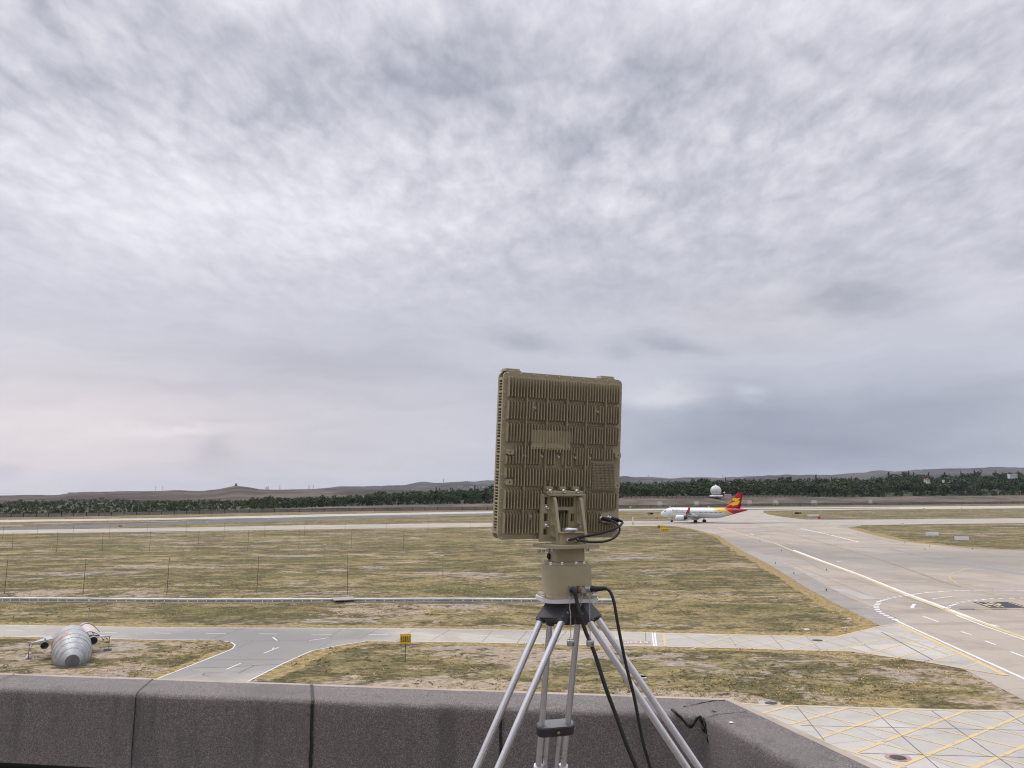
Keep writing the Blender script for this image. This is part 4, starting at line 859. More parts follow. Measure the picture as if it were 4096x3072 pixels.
# pavilion on the hill, houses
P = far_pt(942, 2200); kp = 2200/FPX; pv = thing('hilltop_pavilion', 'small stone pavilion on top of the peaked hill', 'pavilion', P)
M_stone = paint('brown_stone', (.12, .10, .085), .9)
mb = MB(); mb.box((0, 0, 1), (10*kp, 5, 3)); obj('terrace', mb, M_stone, pv); mb = MB(); mb.box((0, 0, 4.2), (5.5*kp, 3, 3.6)); obj('wall', mb, M_stone, pv)
mb = MB(); mb.lathe([(4.4, 5.8), (3.4, 6.4), (.4, 7.6)], 4, M=Matrix.Rotation(.785, 3, 'Z')); obj('roof', mb, M_stone, pv)
def house(x, y_base, Dd, wpx, hpx, label, wall_m, roof_m, gable, name='house', nwin=5):
    k = Dd/FPX; c = at(x, y_base, Dd); h_ = thing(name, label, 'house', c); W_, H_ = wpx*k, hpx*k
    mb = MB(); mb.box((0, 0, H_/2-1), (W_, W_*.5, H_+2)); obj('wall', mb, wall_m, h_)
    mb = MB()
    if gable: mb.prism([(-W_*.56, 0), (W_*.56, 0), (0, W_*.45)], -W_*.28, W_*.28, Matrix.Translation((0, 0, H_)) @ Matrix.Rotation(R_(90), 4, 'X'))
    else: mb.box((0, 0, H_+.3), (W_*1.04, W_*.55, .6))
    obj('roof', mb, roof_m, h_)
    for i in range(nwin):
        for j in range(2):
            q = MB(); q.box((W_*(-.42+.84*(i+.5)/nwin), -W_*.25-.03, H_*(.3+.4*j)), (W_*.5/nwin, .1, H_*.18)); obj('window', q, M_blk, h_)
M_rroof = paint('red_roof', (.42, .10, .07), .7); M_cream = paint('cream_wall', (.55, .53, .50), .8)
house(3712, 1927, 905, 14, 8, 'small house with a red gabled roof among the far trees', M_cream, M_rroof, True, nwin=2)
house(3700, 1922, 915, 8, 4, 'lower red roofed shed left of the gabled house in the trees', M_cream, M_rroof, True, 'shed', 1)
house(3790, 1924, 1010, 34, 4, 'long low pink roofed house half hidden in the far trees', M_cream, paint('pink_roof', (.32, .17, .15), .8), False, nwin=5)
house(4050, 1908, 1130, 30, 9, 'long white building above the trees at the far right', paint('white_wall', (.68, .70, .74), .7), M_wht, False, 'white_building', 6)
for i, (x, y, wv, hv) in enumerate(((1885, 1949, 16, 5), (1908, 1950, 20, 4), (1935, 1949, 14, 5), (1958, 1949, 10, 7), (1840, 1946, 22, 3))):
    house(x, y, 2600, wv, hv, ('leftmost pale block of the distant town beside the radar panel', 'widest pale block of the distant town by the radar panel', 'middle pale block of the distant town by the radar panel', 'tallest pale block of the distant town, nearest the radar panel', 'low outlying building left of the distant town')[i], M_cream, M_galv, False, 'town_building', 3)
for i, (x, y, wv, hv) in enumerate(((291, 1975, 30, 4), (420, 1974, 18, 5))): house(x, y, 2150, wv, hv, ('long low farm building on the skyline at far left', 'pale farmhouse on the skyline at left')[i], M_cream, M_stone, False, 'farm_building', 3)

# ================================================================== THE AIRFIELD'S OWN THINGS
def board(x0, x1, y0, y1, name, label, cat, mat, txt=None, legs=2, group=None, thick=.25, ybase=None, rz=None, face2=None):
    yb = ybase or y1+ (y1-y0)*.25; xm = (x0+x1)/2; P = G(xm, yb); k = P.y/FPX
    W_, H_ = (x1-x0)*k, (y1-y0)*k; zb = (yb-y1)*k
    o = thing(name, label, cat, P, -math.atan2(P.x, P.y) if rz is None else rz, group)
    mb = MB(); mb.box((0, 0, zb+H_/2), (W_, thick, H_)); bevel(obj('panel', mb, mat, o), .02)
    if face2: mb = MB(); mb.box((-W_/2+W_*face2[0]/2, -thick/2-.012, zb+H_/2), (W_*face2[0], .02, H_*.97)); obj('location_panel', mb, face2[1], o)
    if txt:
        for body, u0, u1, m_ in txt:
            mb = MB(); text_into(mb, body, Matrix.Translation((W_*((u0+u1)/2-.5), -thick/2-.03, zb+H_/2)) @ Matrix.Rotation(R_(90), 4, 'X'), W_*(u1-u0), H_*.62); obj('lettering', mb, m_, o)
    for i in range(legs):
        one = MB(); one.box(((-.5+(i+.5)/legs)*W_*.85, 0, zb/2), (.08+W_*.01, .08, zb+.02)); obj('leg', one, M_galv, o)
    return o
board(2631, 2661, 2102, 2111, 'taxiway_sign', 'black and yellow taxiway sign in the grass, upper of the pair below the airliner nose', 'sign', M_yelp, [('D1', .05, .27, M_yelp), ('D2→', .42, .95, M_blk)], 3, None, .3, 2113, face2=(.32, M_blk))
board(2642, 2680, 2113.5, 2125, 'taxiway_sign', 'wide all yellow taxiway sign in the grass, lower of the pair below the airliner nose', 'sign', M_yelp, [('←21/03→', .08, .92, M_blk)], 3, None, .3, 2127.5)
board(2591, 2613, 2051, 2058, 'runway_sign', 'black runway sign with yellow marks left of the airliner nose', 'sign', M_blk, [('A1', .1, .4, M_yelp)], 2, None, .3, 2059.5)
board(2623, 2631.5, 2069, 2076, 'red_runway_sign', 'small red sign with white figures left of the airliner nose', 'sign', M_redp, [('03', .2, .8, M_wht)], 2, None, .3, 2077.5)
board(3180, 3205, 2049, 2056, 'runway_sign', 'black runway sign with a yellow number right of the airliner', 'sign', M_blk, [('21', .62, .92, M_yelp)], 2, None, .3, 2057.5)
board(3232, 3275, 2058, 2065, 'sign_back', 'long white back of a sign beside a red sign right of the airliner', 'sign', M_wht, None, 2, None, .3, 2066.5)
board(3271.5, 3282, 2066, 2074.5, 'red_runway_sign', 'small dark red sign in front of the long white sign back', 'sign', M_redp, [('03', .2, .8, M_redp)], 2, None, .3, 2076)
board(3605, 3617, 2092.5, 2101, 'sign_back', 'small square white sign back at the edge of the far right grass', 'sign', M_wht, None, 2, None, .3, 2103)
board(3707, 3752, 2129.5, 2142, 'sign_back', 'left of two long white sign backs on the right grass', 'sign', M_wht, None, 4, 'white sign backs on the right grass', .3, 2145)
board(3823, 3873, 2147, 2161, 'sign_back', 'right and nearer of two long white sign backs on the right grass', 'sign', M_wht, None, 4, 'white sign backs on the right grass', .3, 2164)
board(475, 486, 2101, 2107.5, 'red_runway_sign', 'small red sign on the left grass by the dark asphalt', 'sign', M_redp, [('03', .2, .8, M_wht)], 2, None, .3, 2109)
board(3692, 3700, 2032, 2037.5, 'sign_back', 'tiny white sign back by the runway at far right', 'sign', M_wht, None, 2, None, .3, 2038.5)
# runway edge lights: a yellow housing on a short stalk
def light(x, y, wpx, hpx, label, group, mat=M_lamp, proto={}):
    P = G(x, y+hpx*.6); k = P.y/FPX; o = thing('runway_light', label, 'light', P, 0, group)
    mb = MB(); mb.lathe([(.08, 0), (.10, hpx*k*.45)], 8); obj('stalk', mb, M_pole, o)
    mb = MB(); mb.lathe([(.01, hpx*k*.4), (wpx*k*.5, hpx*k*.5), (wpx*k*.48, hpx*k*.95), (wpx*k*.2, hpx*k*1.15), (.01, hpx*k*1.2)], 12); obj('housing', mb, mat, o)
for x, y in ((1361, 2071), (1452, 2068), (1543, 2065.6), (1632, 2062.7), (1719.6, 2060), (1808, 2058), (1896, 2056), (1076, 2080), (1173, 2077), (1268, 2073.5)): light(x, y, 7, 3.2, 'yellow light housing along the near edge of the dark runway', 'yellow lights along the runway')
light(264, 2070.6, 8, 5, 'orange light housing on the far grass strip at left', 'runway lights', M_oran); light(645, 2063.6, 8, 5, 'yellow light housing on the far grass strip at left', 'runway lights'); light(2522, 2030, 8, 6, 'yellow light housing by the far fence left of the airliner', 'runway lights')
light(3846, 2032, 6, 5, 'yellow light housing by the runway at far right', 'runway lights'); light(585, 2097, 10, 3, 'right of two flat yellow lights beside the dark asphalt', 'flat yellow lights'); light(494, 2101.6, 12, 2.5, 'flat yellow light beside the small red sign', 'flat yellow lights'); light(1179, 2068.3, 6, 2, 'tiny yellow light on the dark runway', 'runway lights')
for i, (x, y0, y1) in enumerate(((257, 2091, 2097), (750, 2087, 2095), (827, 2085.5, 2093))):
    P = G(x, y1); k = P.y/FPX; mb = MB(); h = (y1-y0)*k; mb.box((0, 0, h/2), (.35, .25, h)); mb.box((.25, 0, h*.9), (.8, .3, h*.2)); o = tag(obj('distance_marker', mb, M_wht), ('short white marker post on the far left grass wedge', 'short white marker post by the dark asphalt, left of a similar one', 'short white marker post by the dark asphalt, right of a similar one')[i], 'marker post'); o.location = P
for i, (x, y) in enumerate(((205, 2193), (468, 2191), (3700, 2200), (3040, 2168), (3126, 2205), (3307, 2283))):
    P = G(x, y); mb = MB(); mb.tube((0, 0, 0), (0, 0, .16), .03); mb.lathe([(.075, .14), (.075, .24), (.03, .30)], 10)
    mm = M_wht if i < 2 else M_blk
    tag(obj('taxiway_light', mb, mm), 'tiny white lamp in the left field grass' if i < 2 else 'tiny dark taxiway light standing on the apron', 'light', 'tiny lamps in the left field' if i < 2 else 'taxiway lights on the apron').location = P
for x, y in (ZR(870, 577), ZR(1250, 654), ZR(1448, 681), ZR(1795, 705), ZR(612, 508), ZB(510, 88), ZB(750, 214), ZR(205, 820)):
    P = G(x, y); mb = MB(); mb.tube((0, 0, 0), (0, 0, .16), .03); mb.lathe([(.075, .14), (.075, .24), (.03, .30)], 10); tag(obj('taxiway_light', mb, M_blk), 'tiny dark taxiway light standing on the apron', 'light', 'taxiway lights on the apron').location = P
# white post on a yellow footed base beside the taxiway
P = G(2532, 2101); k = P.y/FPX; o = thing('marker_post', 'white marker post on a pale base with a yellow foot beside the taxiway', 'marker post', P)
mb = MB(); mb.box((0, 0, .35), (8*k, 1, .7)); obj('foot', mb, M_yelp, o); mb = MB(); mb.box((0, 0, 8*k), (5.5*k, .4, 9*k)); obj('base', mb, M_galv, o); mb = MB(); mb.tube((0, 0, 17*k), (0, 0, 33*k), .14); mb.tube((0, 0, 12*k), (0, 0, 18*k), .06); obj('pole', mb, M_wht, o)
# rows of dark net poles on the grass
def netpole(x, y, ytop, label, group, proto={}):
    P = G(x, y); h = (y-ytop)*P.y/FPX
    if 'o' not in proto:
        o = thing('net_pole', label, 'pole', P, 0, group); mb = MB(); mb.tube((0, 0, -.2), (0, 0, 1), .036, .026, 6); obj('pole', mb, M_pole, o)
        mb = MB(); mb.box((0, 0, .985), (.22, .05, .012)); obj('cap', mb, M_oran, o); o.scale = (1, 1, h); o.rotation_euler = (0, R_(random.uniform(-.5, 1.2)), 0); proto['o'] = o; return
    o = dup(proto['o'], P); o.scale = (1, 1, h); o['label'] = label; o['group'] = group; o.rotation_euler = (R_(random.uniform(-1, 1)), R_(random.uniform(-.6, 1.5)), 0)
for x, y, yt in ((18, 2375, 2243), (332, 2375, 2242), (667, 2382, 2236), (1027, 2371, 2232), (1389, 2380, 2227)): netpole(x, y, yt, 'thin dark pole of the front row, nearest the drainage channel', 'net poles in the front row')
for x, y, yt in ((48, 2203, 2133), (226, 2207, 2130), (408, 2204, 2132), (597, 2206, 2125), (791, 2204, 2127), (991, 2203, 2123), (1195, 2199, 2120), (1404.5, 2197, 2118), (1614, 2197, 2117)): netpole(x, y, yt, 'thin dark pole of the middle row across the dry grass', 'net poles in the middle row')
for x, y, yt in ((10, 2157, 2106), (147, 2157, 2105), (291, 2156, 2105), (436, 2160, 2098), (587, 2151, 2095), (743, 2148, 2091), (896, 2148, 2092), (1057.5, 2147, 2095), (1217.5, 2147, 2089), (1379.5, 2147, 2088), (1544, 2148, 2086), (1711.6, 2145, 2083), (1880.5, 2143, 2081)): netpole(x, y, yt, 'thin dark pole of the back row, standing before the taxiway', 'net poles in the back row')
M_pgreen = paint('pale_green_pole', (.22, .27, .19), .6)
for i, (x, y, yt) in enumerate(((731, 2270, 2188), (1006, 2272, 2185), (1297, 2286, 2183), (1768, 2374, 2229))):
    P = G(x, y); h = (y-yt)*P.y/FPX; o = thing('approach_light', 'thin pale green light pole with a white lamp head in the field' , 'light', P, 0, 'thin green light poles'); mb = MB(); mb.tube((0, 0, 0), (0, 0, h), .022, .02, 5); obj('pole', mb, M_pgreen, o); mb = MB(); mb.box((0, 0, h), (.4, .1, .08)); obj('lamp_head', mb, M_wht, o)
# drainage channel: pale coping, dark stone inner face with pale joints
dc = [(-700, 2393), (0, 2402), (350, 2404), (700, 2407), (1000, 2407), (1330, 2405.5), (1800, 2404), (2458, 2409)]
far_ = gp(dc, 0); dch = thing('drainage_channel', 'long low stone drainage channel with white coping across the grass', 'drain', far_[0])
cop = MB(); face = MB(); jnt = MB(); near = MB()
for i in range(len(far_)-1):
    a, b_ = far_[i]-far_[0], far_[i+1]-far_[0]; d_ = b_-a; an = math.atan2(d_.y, d_.x); L_ = d_.length; M_ = Matrix.Translation(a) @ Matrix.Rotation(an, 4, 'Z')
    cop.X = face.X = jnt.X = near.X = M_
    cop.box((L_/2, .15, .235), (L_+.02, .55, .12)); face.box((L_/2, .1, .085), (L_, .4, .20)); near.box((L_/2, -1.15, .03), (L_+.02, .16, .10))
    for k in range(int(L_/1.05)):
        face.mi = 1; face.box((k*1.05+.3+random.uniform(-.1, .1), -.11, .085), (.09, .03, .19)); face.mi = 0
obj('coping', cop, paint('pale_coping_concrete', (.68, .67, .65), .85, 0, .15, .8), dch); obj('stone_face', face, [paint('grey_stone', (.36, .35, .335), .9, 0, .3, 1.5), M_wht], dch); obj('near_kerb', near, paint('kerb_concrete', (.36, .34, .32), .9, 0, .2), dch)
P = G(1378, 2409); mb = MB(); mb.box((-.2, .5, .30), (2.3, 2.4, .07), .35); bevel(tag(obj('concrete_slab', mb, paint('weathered_slab', (.33, .31, .285), .9, 0, .2, 2)), 'flat concrete slab bridging the drainage channel', 'slab'), .01).location = P
# manholes
def manhole(x, y, r, label, mat, frame=None):
    P = G(x, y, .012); o = thing('manhole', label, 'manhole', P); mb = MB(); mb.lathe([(r*.98, .0), (r*.98, .035), (.01, .04)], 24); obj('cover', mb, mat, o)
    if frame: mb = MB(); ring(mb, Vector((0, 0, 0)), r, r*1.15, .028); obj('frame', mb, frame, o)
M_iron = paint('cast_iron', (.07, .065, .06), .7, .3, .3, 8)
manhole(*ZB(1280, 1447), .31, 'round iron manhole cover inside a red painted ring', M_iron, M_chute); manhole(*ZB(683, 578), .36, 'round iron manhole cover on the hatched crossing', M_iron, M_chute)
manhole(*ZB(340, 1043), .31, 'dark manhole cover on a pale pad beside the parapet corner', M_iron)
pave('concrete_pad', [ZB(243, 1018), ZB(395, 1028), ZB(425, 1052), ZB(250, 1045)], .0135, M_hatch)
pave('concrete_pad', [ZB(560, 488), ZB(610, 486), ZB(632, 495), ZB(600, 503)], .0135, M_hatch); pave('concrete_pad', [ZB(865, 478), ZB(905, 474), ZB(915, 481), ZB(870, 486)], .0135, M_hatch); pave('concrete_pad', [ZB(895, 415), ZB(930, 411), ZB(938, 418), ZB(905, 421)], .0135, M_hatch)
P = G(*ZM(815, 695)); k = P.y/FPX; o = thing('inspection_pit', 'square concrete inspection pit with a dark hole behind the tripod leg', 'pit', P, .1)
mb = MB(); mb.box((0, 0, .06), (27*k*.9, 1.0, .14)); obj('frame', mb, M_hatch, o); mb = MB(); mb.lathe([(.01, .136), (.26, .136)][::-1], 14); obj('hole', mb, M_iron, o)
# yellow assembly point sign
P = G(1620.5, 2650); k = P.y/FPX; sg = thing('assembly_sign', 'yellow sign with five black Chinese characters on a dark post', 'sign', P, -math.atan2(P.x, P.y))
x0, x1, y0, y1 = 1599.8, 1642, 2544, 2579.5; W_, H_ = (x1-x0)*k, (y1-y0)*k; zc2 = (2650-(y0+y1)/2)*k; xo = ((x0+x1)/2-1620.5)*k
mb = MB(); mb.box((xo, 0, zc2), (W_, .035, H_)); bevel(obj('panel', mb, M_yelp, sg), .004)
mb = MB()
for u, wv, hv in ((0, W_*.985, .014), (1, .014, H_*.985)):
    for s_ in (-1, 1): mb.box((xo+(s_*W_*.48 if u else 0), -.020, zc2+(0 if u else s_*H_*.475)), (.008 if u else wv*.97, .006, H_*.95 if u else .008))
obj('border', mb, M_oran, sg)
mb = MB(); text_into(mb, '应急集结点', Matrix.Translation((xo+W_*.0, -.0235, zc2-H_*.02)) @ Matrix.Rotation(R_(90), 4, 'X'), W_*.88, H_*.66, .002)
text_into(mb, '应急集结点', Matrix.Translation((xo+W_*.012, -.0228, zc2-H_*.02)) @ Matrix.Rotation(R_(90), 4, 'X'), W_*.88, H_*.66, .002); obj('lettering', mb, M_blk, sg)
mb = MB(); mb.tube((0, .05, -.1), (0, .05, zc2+H_*.3), .028); obj('post', mb, M_pole, sg)
# give way sign behind the dummy aircraft
P = G(353, 2489); k = P.y/FPX; sg = thing('give_way_sign', 'white triangular give way sign on a grey post with a black and yellow band', 'sign', P)
W_ = 21*k; H_ = 17*k; zt = 95*k
mb = MB(); mb.prism([(-W_/2, 0), (W_/2, 0), (0, -H_)], -.02, .02, Matrix.Translation((0, -.06, zt)) @ Matrix.Rotation(R_(90), 4, 'X')); obj('panel', mb, paint('pale_red_border', (.72, .66, .65), .5), sg)
mb = MB(); mb.prism([(-W_*.40, -H_*.06), (W_*.40, -H_*.06), (0, -H_*.84)], -.003, .003, Matrix.Translation((0, -.086, zt)) @ Matrix.Rotation(R_(90), 4, 'X')); obj('face', mb, M_wht, sg)
mb = MB(); text_into(mb, '让', Matrix.Translation((0, -.095, zt-H_*.34)) @ Matrix.Rotation(R_(90), 4, 'X'), W_*.32, H_*.36); obj('lettering', mb, M_blk, sg)
mb = MB(); mb.tube((0, 0, -.1), (0, 0, zt-.02), .035); obj('post', mb, M_galv, sg)
for j in range(4): mb = MB(); mb.tube((0, 0, (49+j*5)*k), (0, 0, (54+j*5)*k), .045); obj('band', mb, M_yelp if j % 2 else M_blk, sg)
# small yellow trestle in the grass
P = G(1727.5, 2458.5); k = P.y/FPX; tr = thing('yellow_trestle', 'small yellow lattice trestle with a pale crossed top in the grass', 'trestle', P)
for s_ in (-1, 1):
    one = MB(); one.tube((s_*5.5*k, 0, 0), (s_*2.2*k, 0, 24*k), .035); one.tube((s_*5.0*k, .35, 0), (s_*2.2*k, 0, 24*k), .03); obj('leg', one, M_lamp, tr)
mb = MB()
for z in (7, 13, 19): mb.tube((-4.6*k, .05, z*k), (4.6*k, .05, z*k), .014, n=6)
obj('rung', mb, M_lamp, tr); mb = MB(); mb.tube((-4*k, 0, 25*k), (4*k, 0, 31*k), .03); mb.tube((-4*k, 0, 31*k), (4*k, 0, 25*k), .03); obj('crossed_top', mb, M_wht, tr)
# ================================================================== AIRLINER
def livery():
    m_, t_, b = newmat('airliner_livery'); co = node(t_, 'ShaderNodeTexCoord').outputs['Object']
    s_ = node(t_, 'ShaderNodeSeparateXYZ', {0: co}).outputs; X_, Z_ = mth(t_, 'SUBTRACT', 17.71, s_[0]), s_[2]
    n = nz(t_, co, .6, 4, .6)
    ly = mth(t_, 'ADD', mth(t_, 'MULTIPLY', mth(t_, 'SUBTRACT', 5.9, Z_), 3.0), 23.3)
    lr = mth(t_, 'ADD', mth(t_, 'MULTIPLY', mth(t_, 'SUBTRACT', 5.9, Z_), 1.65), 28.6)
    white = mixc(t_, n, (.70, .71, .70), (.80, .80, .79))
    brush = mth(t_, 'MULTIPLY', step(t_, nz(t_, node(t_, 'ShaderNodeMapping', {0: co, 2: (0, R_(-22), 0), 3: (.25, 1, 3.2)}).outputs[0], 1.4, 3, .6), .46, .54), step(t_, mth(t_, 'SUBTRACT', 4.9, Z_), 0, 1.2))
    c = mixc(t_, mth(t_, 'MULTIPLY', step(t_, mth(t_, 'SUBTRACT', X_, ly), -.05, .05), mth(t_, 'SUBTRACT', 1.0, mth(t_, 'MULTIPLY', brush, .7))), white, (.80, .50, .012))
    c = mixc(t_, step(t_, mth(t_, 'SUBTRACT', X_, lr), -.05, .05), c, (.52, .012, .022))
    setc(t_, b, 'Base Color', c); b.inputs['Roughness'].default_value = .28; b.inputs['Coat Weight'].default_value = .3; return m_
M_liv = livery(); M_fin = paint('tail_red', (.52, .010, .022), .3, 0, .04); M_pgrey = paint('wing_grey', (.20, .205, .215), .45, 0, .08, 2); M_dgrey = paint('dark_grey_metal', (.06, .06, .065), .5, .4)
M_silver = paint('bare_aluminium', (.62, .63, .64), .35, .7); M_tyre = paint('tyre_rubber', (.012, .012, .013), .8); M_glass = paint('dark_glass', (.02, .024, .03), .15); M_white2 = paint('gloss_white', (.78, .79, .79), .3, 0, .03)
M_emb = paint('emblem_yellow', (.85, .56, .015), .4, 0, .04); M_txt = paint('dark_lettering', (.05, .045, .05), .5); M_wing = paint('nacelle_white', (.70, .72, .74), .35, 0, .05)
Pm_ = G(2800, 2090.4); PSI = math.pi-R_(40)
ac = thing('airliner', 'white airliner with red tail fin and yellow band taxiing in the distance', 'airliner', Pm_, PSI)
S = lambda s_, y, z: Vector((17.71-s_, y, z))       # station from the nose, left, up
st = [(0, 3.22, .02, .02), (.15, 3.24, .34, .36), (.5, 3.30, .66, .70), (1.1, 3.40, 1.00, 1.08), (2.0, 3.54, 1.38, 1.45), (3.0, 3.70, 1.70, 1.70), (4.0, 3.81, 1.93, 1.86), (5.2, 3.87, 2.05, 1.95), (6.5, 3.87, 2.07, 1.975), (15, 3.87, 2.07, 1.975), (24, 3.87, 2.07, 1.975), (26, 3.95, 2.0, 1.95), (28, 4.14, 1.82, 1.80), (30, 4.40, 1.56, 1.50), (32, 4.66, 1.26, 1.18), (34, 4.88, .94, .86), (35.8, 5.04, .62, .56), (37.0, 5.12, .40, .36), (37.5, 5.15, .28, .26)]
mb = MB(); n = 40; vs = []
for s_, zc3, rz_, ry_ in st: vs += [S(s_, ry_*math.sin(2*math.pi*j/n), zc3+rz_*math.cos(2*math.pi*j/n)) for j in range(n)]
mb.add(vs, [(i*n+j, i*n+(j+1) % n, (i+1)*n+(j+1) % n, (i+1)*n+j) for i in range(len(st)-1) for j in range(n)], True)
obj('fuselage', mb, M_liv, ac)
mb = MB(); mb.lathe([(.26, 0), (.18, .35), (.01, .36)], 16, S(37.5, 0, 5.15), Matrix.Rotation(R_(-90), 3, 'Y')); obj('tail_cone', mb, M_dgrey, ac)
mb = MB(); mb.ball(S(15.6, 0, 2.55), 1, 24, 14, (5.2, 2.05, 1.05)); obj('belly_fairing', mb, M_wing, ac)
def hull(s_, z):                                     # half width of the body at that station and height
    zc3 = np.interp(s_, [a[0] for a in st], [a[1] for a in st]); rz_ = np.interp(s_, [a[0] for a in st], [a[2] for a in st]); ry_ = np.interp(s_, [a[0] for a in st], [a[3] for a in st])
    return ry_*math.sqrt(max(0.02, 1-((z-zc3)/rz_)**2))
def skin(name, pts, mat, off=.02, parent=ac, side=1):  # a patch that follows the left or right side of the body
    mb = MB(); mb.add([S(a, side*(hull(a, z)+off), z) for a, z in pts], [tuple(range(len(pts)))]); return obj(name, mb, mat, parent)
for k in range(41):
    s_ = 6.9+k*.53; skin('window', [(s_-.14, 3.96), (s_+.14, 3.96), (s_+.14, 4.36), (s_-.14, 4.36)], M_glass)
for pts in ([(1.62, 4.02), (2.25, 4.05), (2.5, 4.62), (1.95, 4.42)], [(2.32, 4.05), (2.95, 4.12), (3.1, 4.65), (2.6, 4.62)], [(3.02, 4.14), (3.42, 4.3), (3.4, 4.6), (3.16, 4.64)]): skin('cockpit_window', pts, M_glass); skin('cockpit_window', pts, M_glass, side=-1)
mb = MB(); mb.add([S(1.5, -.42, 4.12), S(1.5, .42, 4.12), S(2.02, .5, 4.66), S(2.02, -.5, 4.66)], [(0, 1, 2, 3)]); obj('cockpit_window', mb, M_glass, ac)
def outline(name, s0, s1, z0, z1, mat):
    mb = MB()
    for a0, a1, b0, b1 in ((s0, s0+.07, z0, z1), (s1-.07, s1, z0, z1), (s0, s1, z0, z0+.07), (s0, s1, z1-.07, z1)):
        for q in range(6):
            za, zb2 = b0+(b1-b0)*q/6, b0+(b1-b0)*(q+1)/6
            mb.add([S(a, hull(a, z)+.015, z) for a, z in ((a0, za), (a1, za), (a1, zb2), (a0, zb2))], [(0, 1, 2, 3)])
    return obj(name, mb, mat, ac)
M_door = paint('door_outline_grey', (.42, .42, .40), .5); outline('door', 4.75, 5.65, 3.0, 4.85, M_door); outline('door', 29.2, 30.1, 3.45, 5.2, M_door)
def bodytext(name, body, s0, s1, z0, z1, mat):
    tm = MB(); text_into(tm, body, Matrix.Identity(4), 1.0, 1.0); mb = MB()
    vs = []
    for v in tm.v:
        a = s0+(v.x+.5)*(s1-s0); z = z0+(v.y+.5)*(z1-z0); vs.append(S(a, hull(a, z)+.03, z))
    mb.add(vs, tm.f); return obj(name, mb, mat, ac)
bodytext('lettering', '首都航空', 7.4, 9.9, 4.62, 5.12, M_txt); bodytext('lettering', 'Capital Airlines', 10.1, 14.2, 4.60, 5.10, M_txt)
sw = [[(0, .35), (.25, .75), (.7, 1), (1, .95), (.75, .8), (.95, .62), (.6, .6), (.45, .42), (.2, .35)], [(0, 0), (.35, .12), (.75, .2), (.95, .5), (.6, .42), (.3, .3), (.12, .2)]]
for q in sw: skin('emblem', [(6.25+u*1.0, 4.55+v*.6) for u, v in q], M_redp, .03)
skin('lettering', [(2.95, 4.72), (3.9, 4.78), (3.9, 4.9), (2.95, 4.84)], M_redp, .03)
bodytext('lettering', 'B-6962', 25.2, 27.2, 4.62, 4.9, M_txt)
def foil(name, secs, mat, parent=ac):               # lofted aerofoil through sections (le, te, y, z, thickness)
    mb = MB(); vs = []; pr = [(0, 0), (.03, .35), (.12, .8), (.3, 1), (.6, .7), (1, .04), (.6, -.35), (.3, -.6), (.12, -.55), (.03, -.3)]; m_ = len(pr)
    for le, te, y, z, th in secs: vs += [(S(le+(te-le)*u, y, z+th*v*.5) if not isinstance(y, tuple) else S(le+(te-le)*u, y[0]+y[1]*th*v*.5, z)) for u, v in pr]
    k = len(secs); mb.add(vs, [(i*m_+j, i*m_+(j+1) % m_, (i+1)*m_+(j+1) % m_, (i+1)*m_+j) for i in range(k-1) for j in range(m_)], True); mb.add(vs[:m_], [tuple(range(m_))]); mb.add(vs[-m_:], [tuple(range(m_))[::-1]])
    return obj(name, mb, mat, parent)
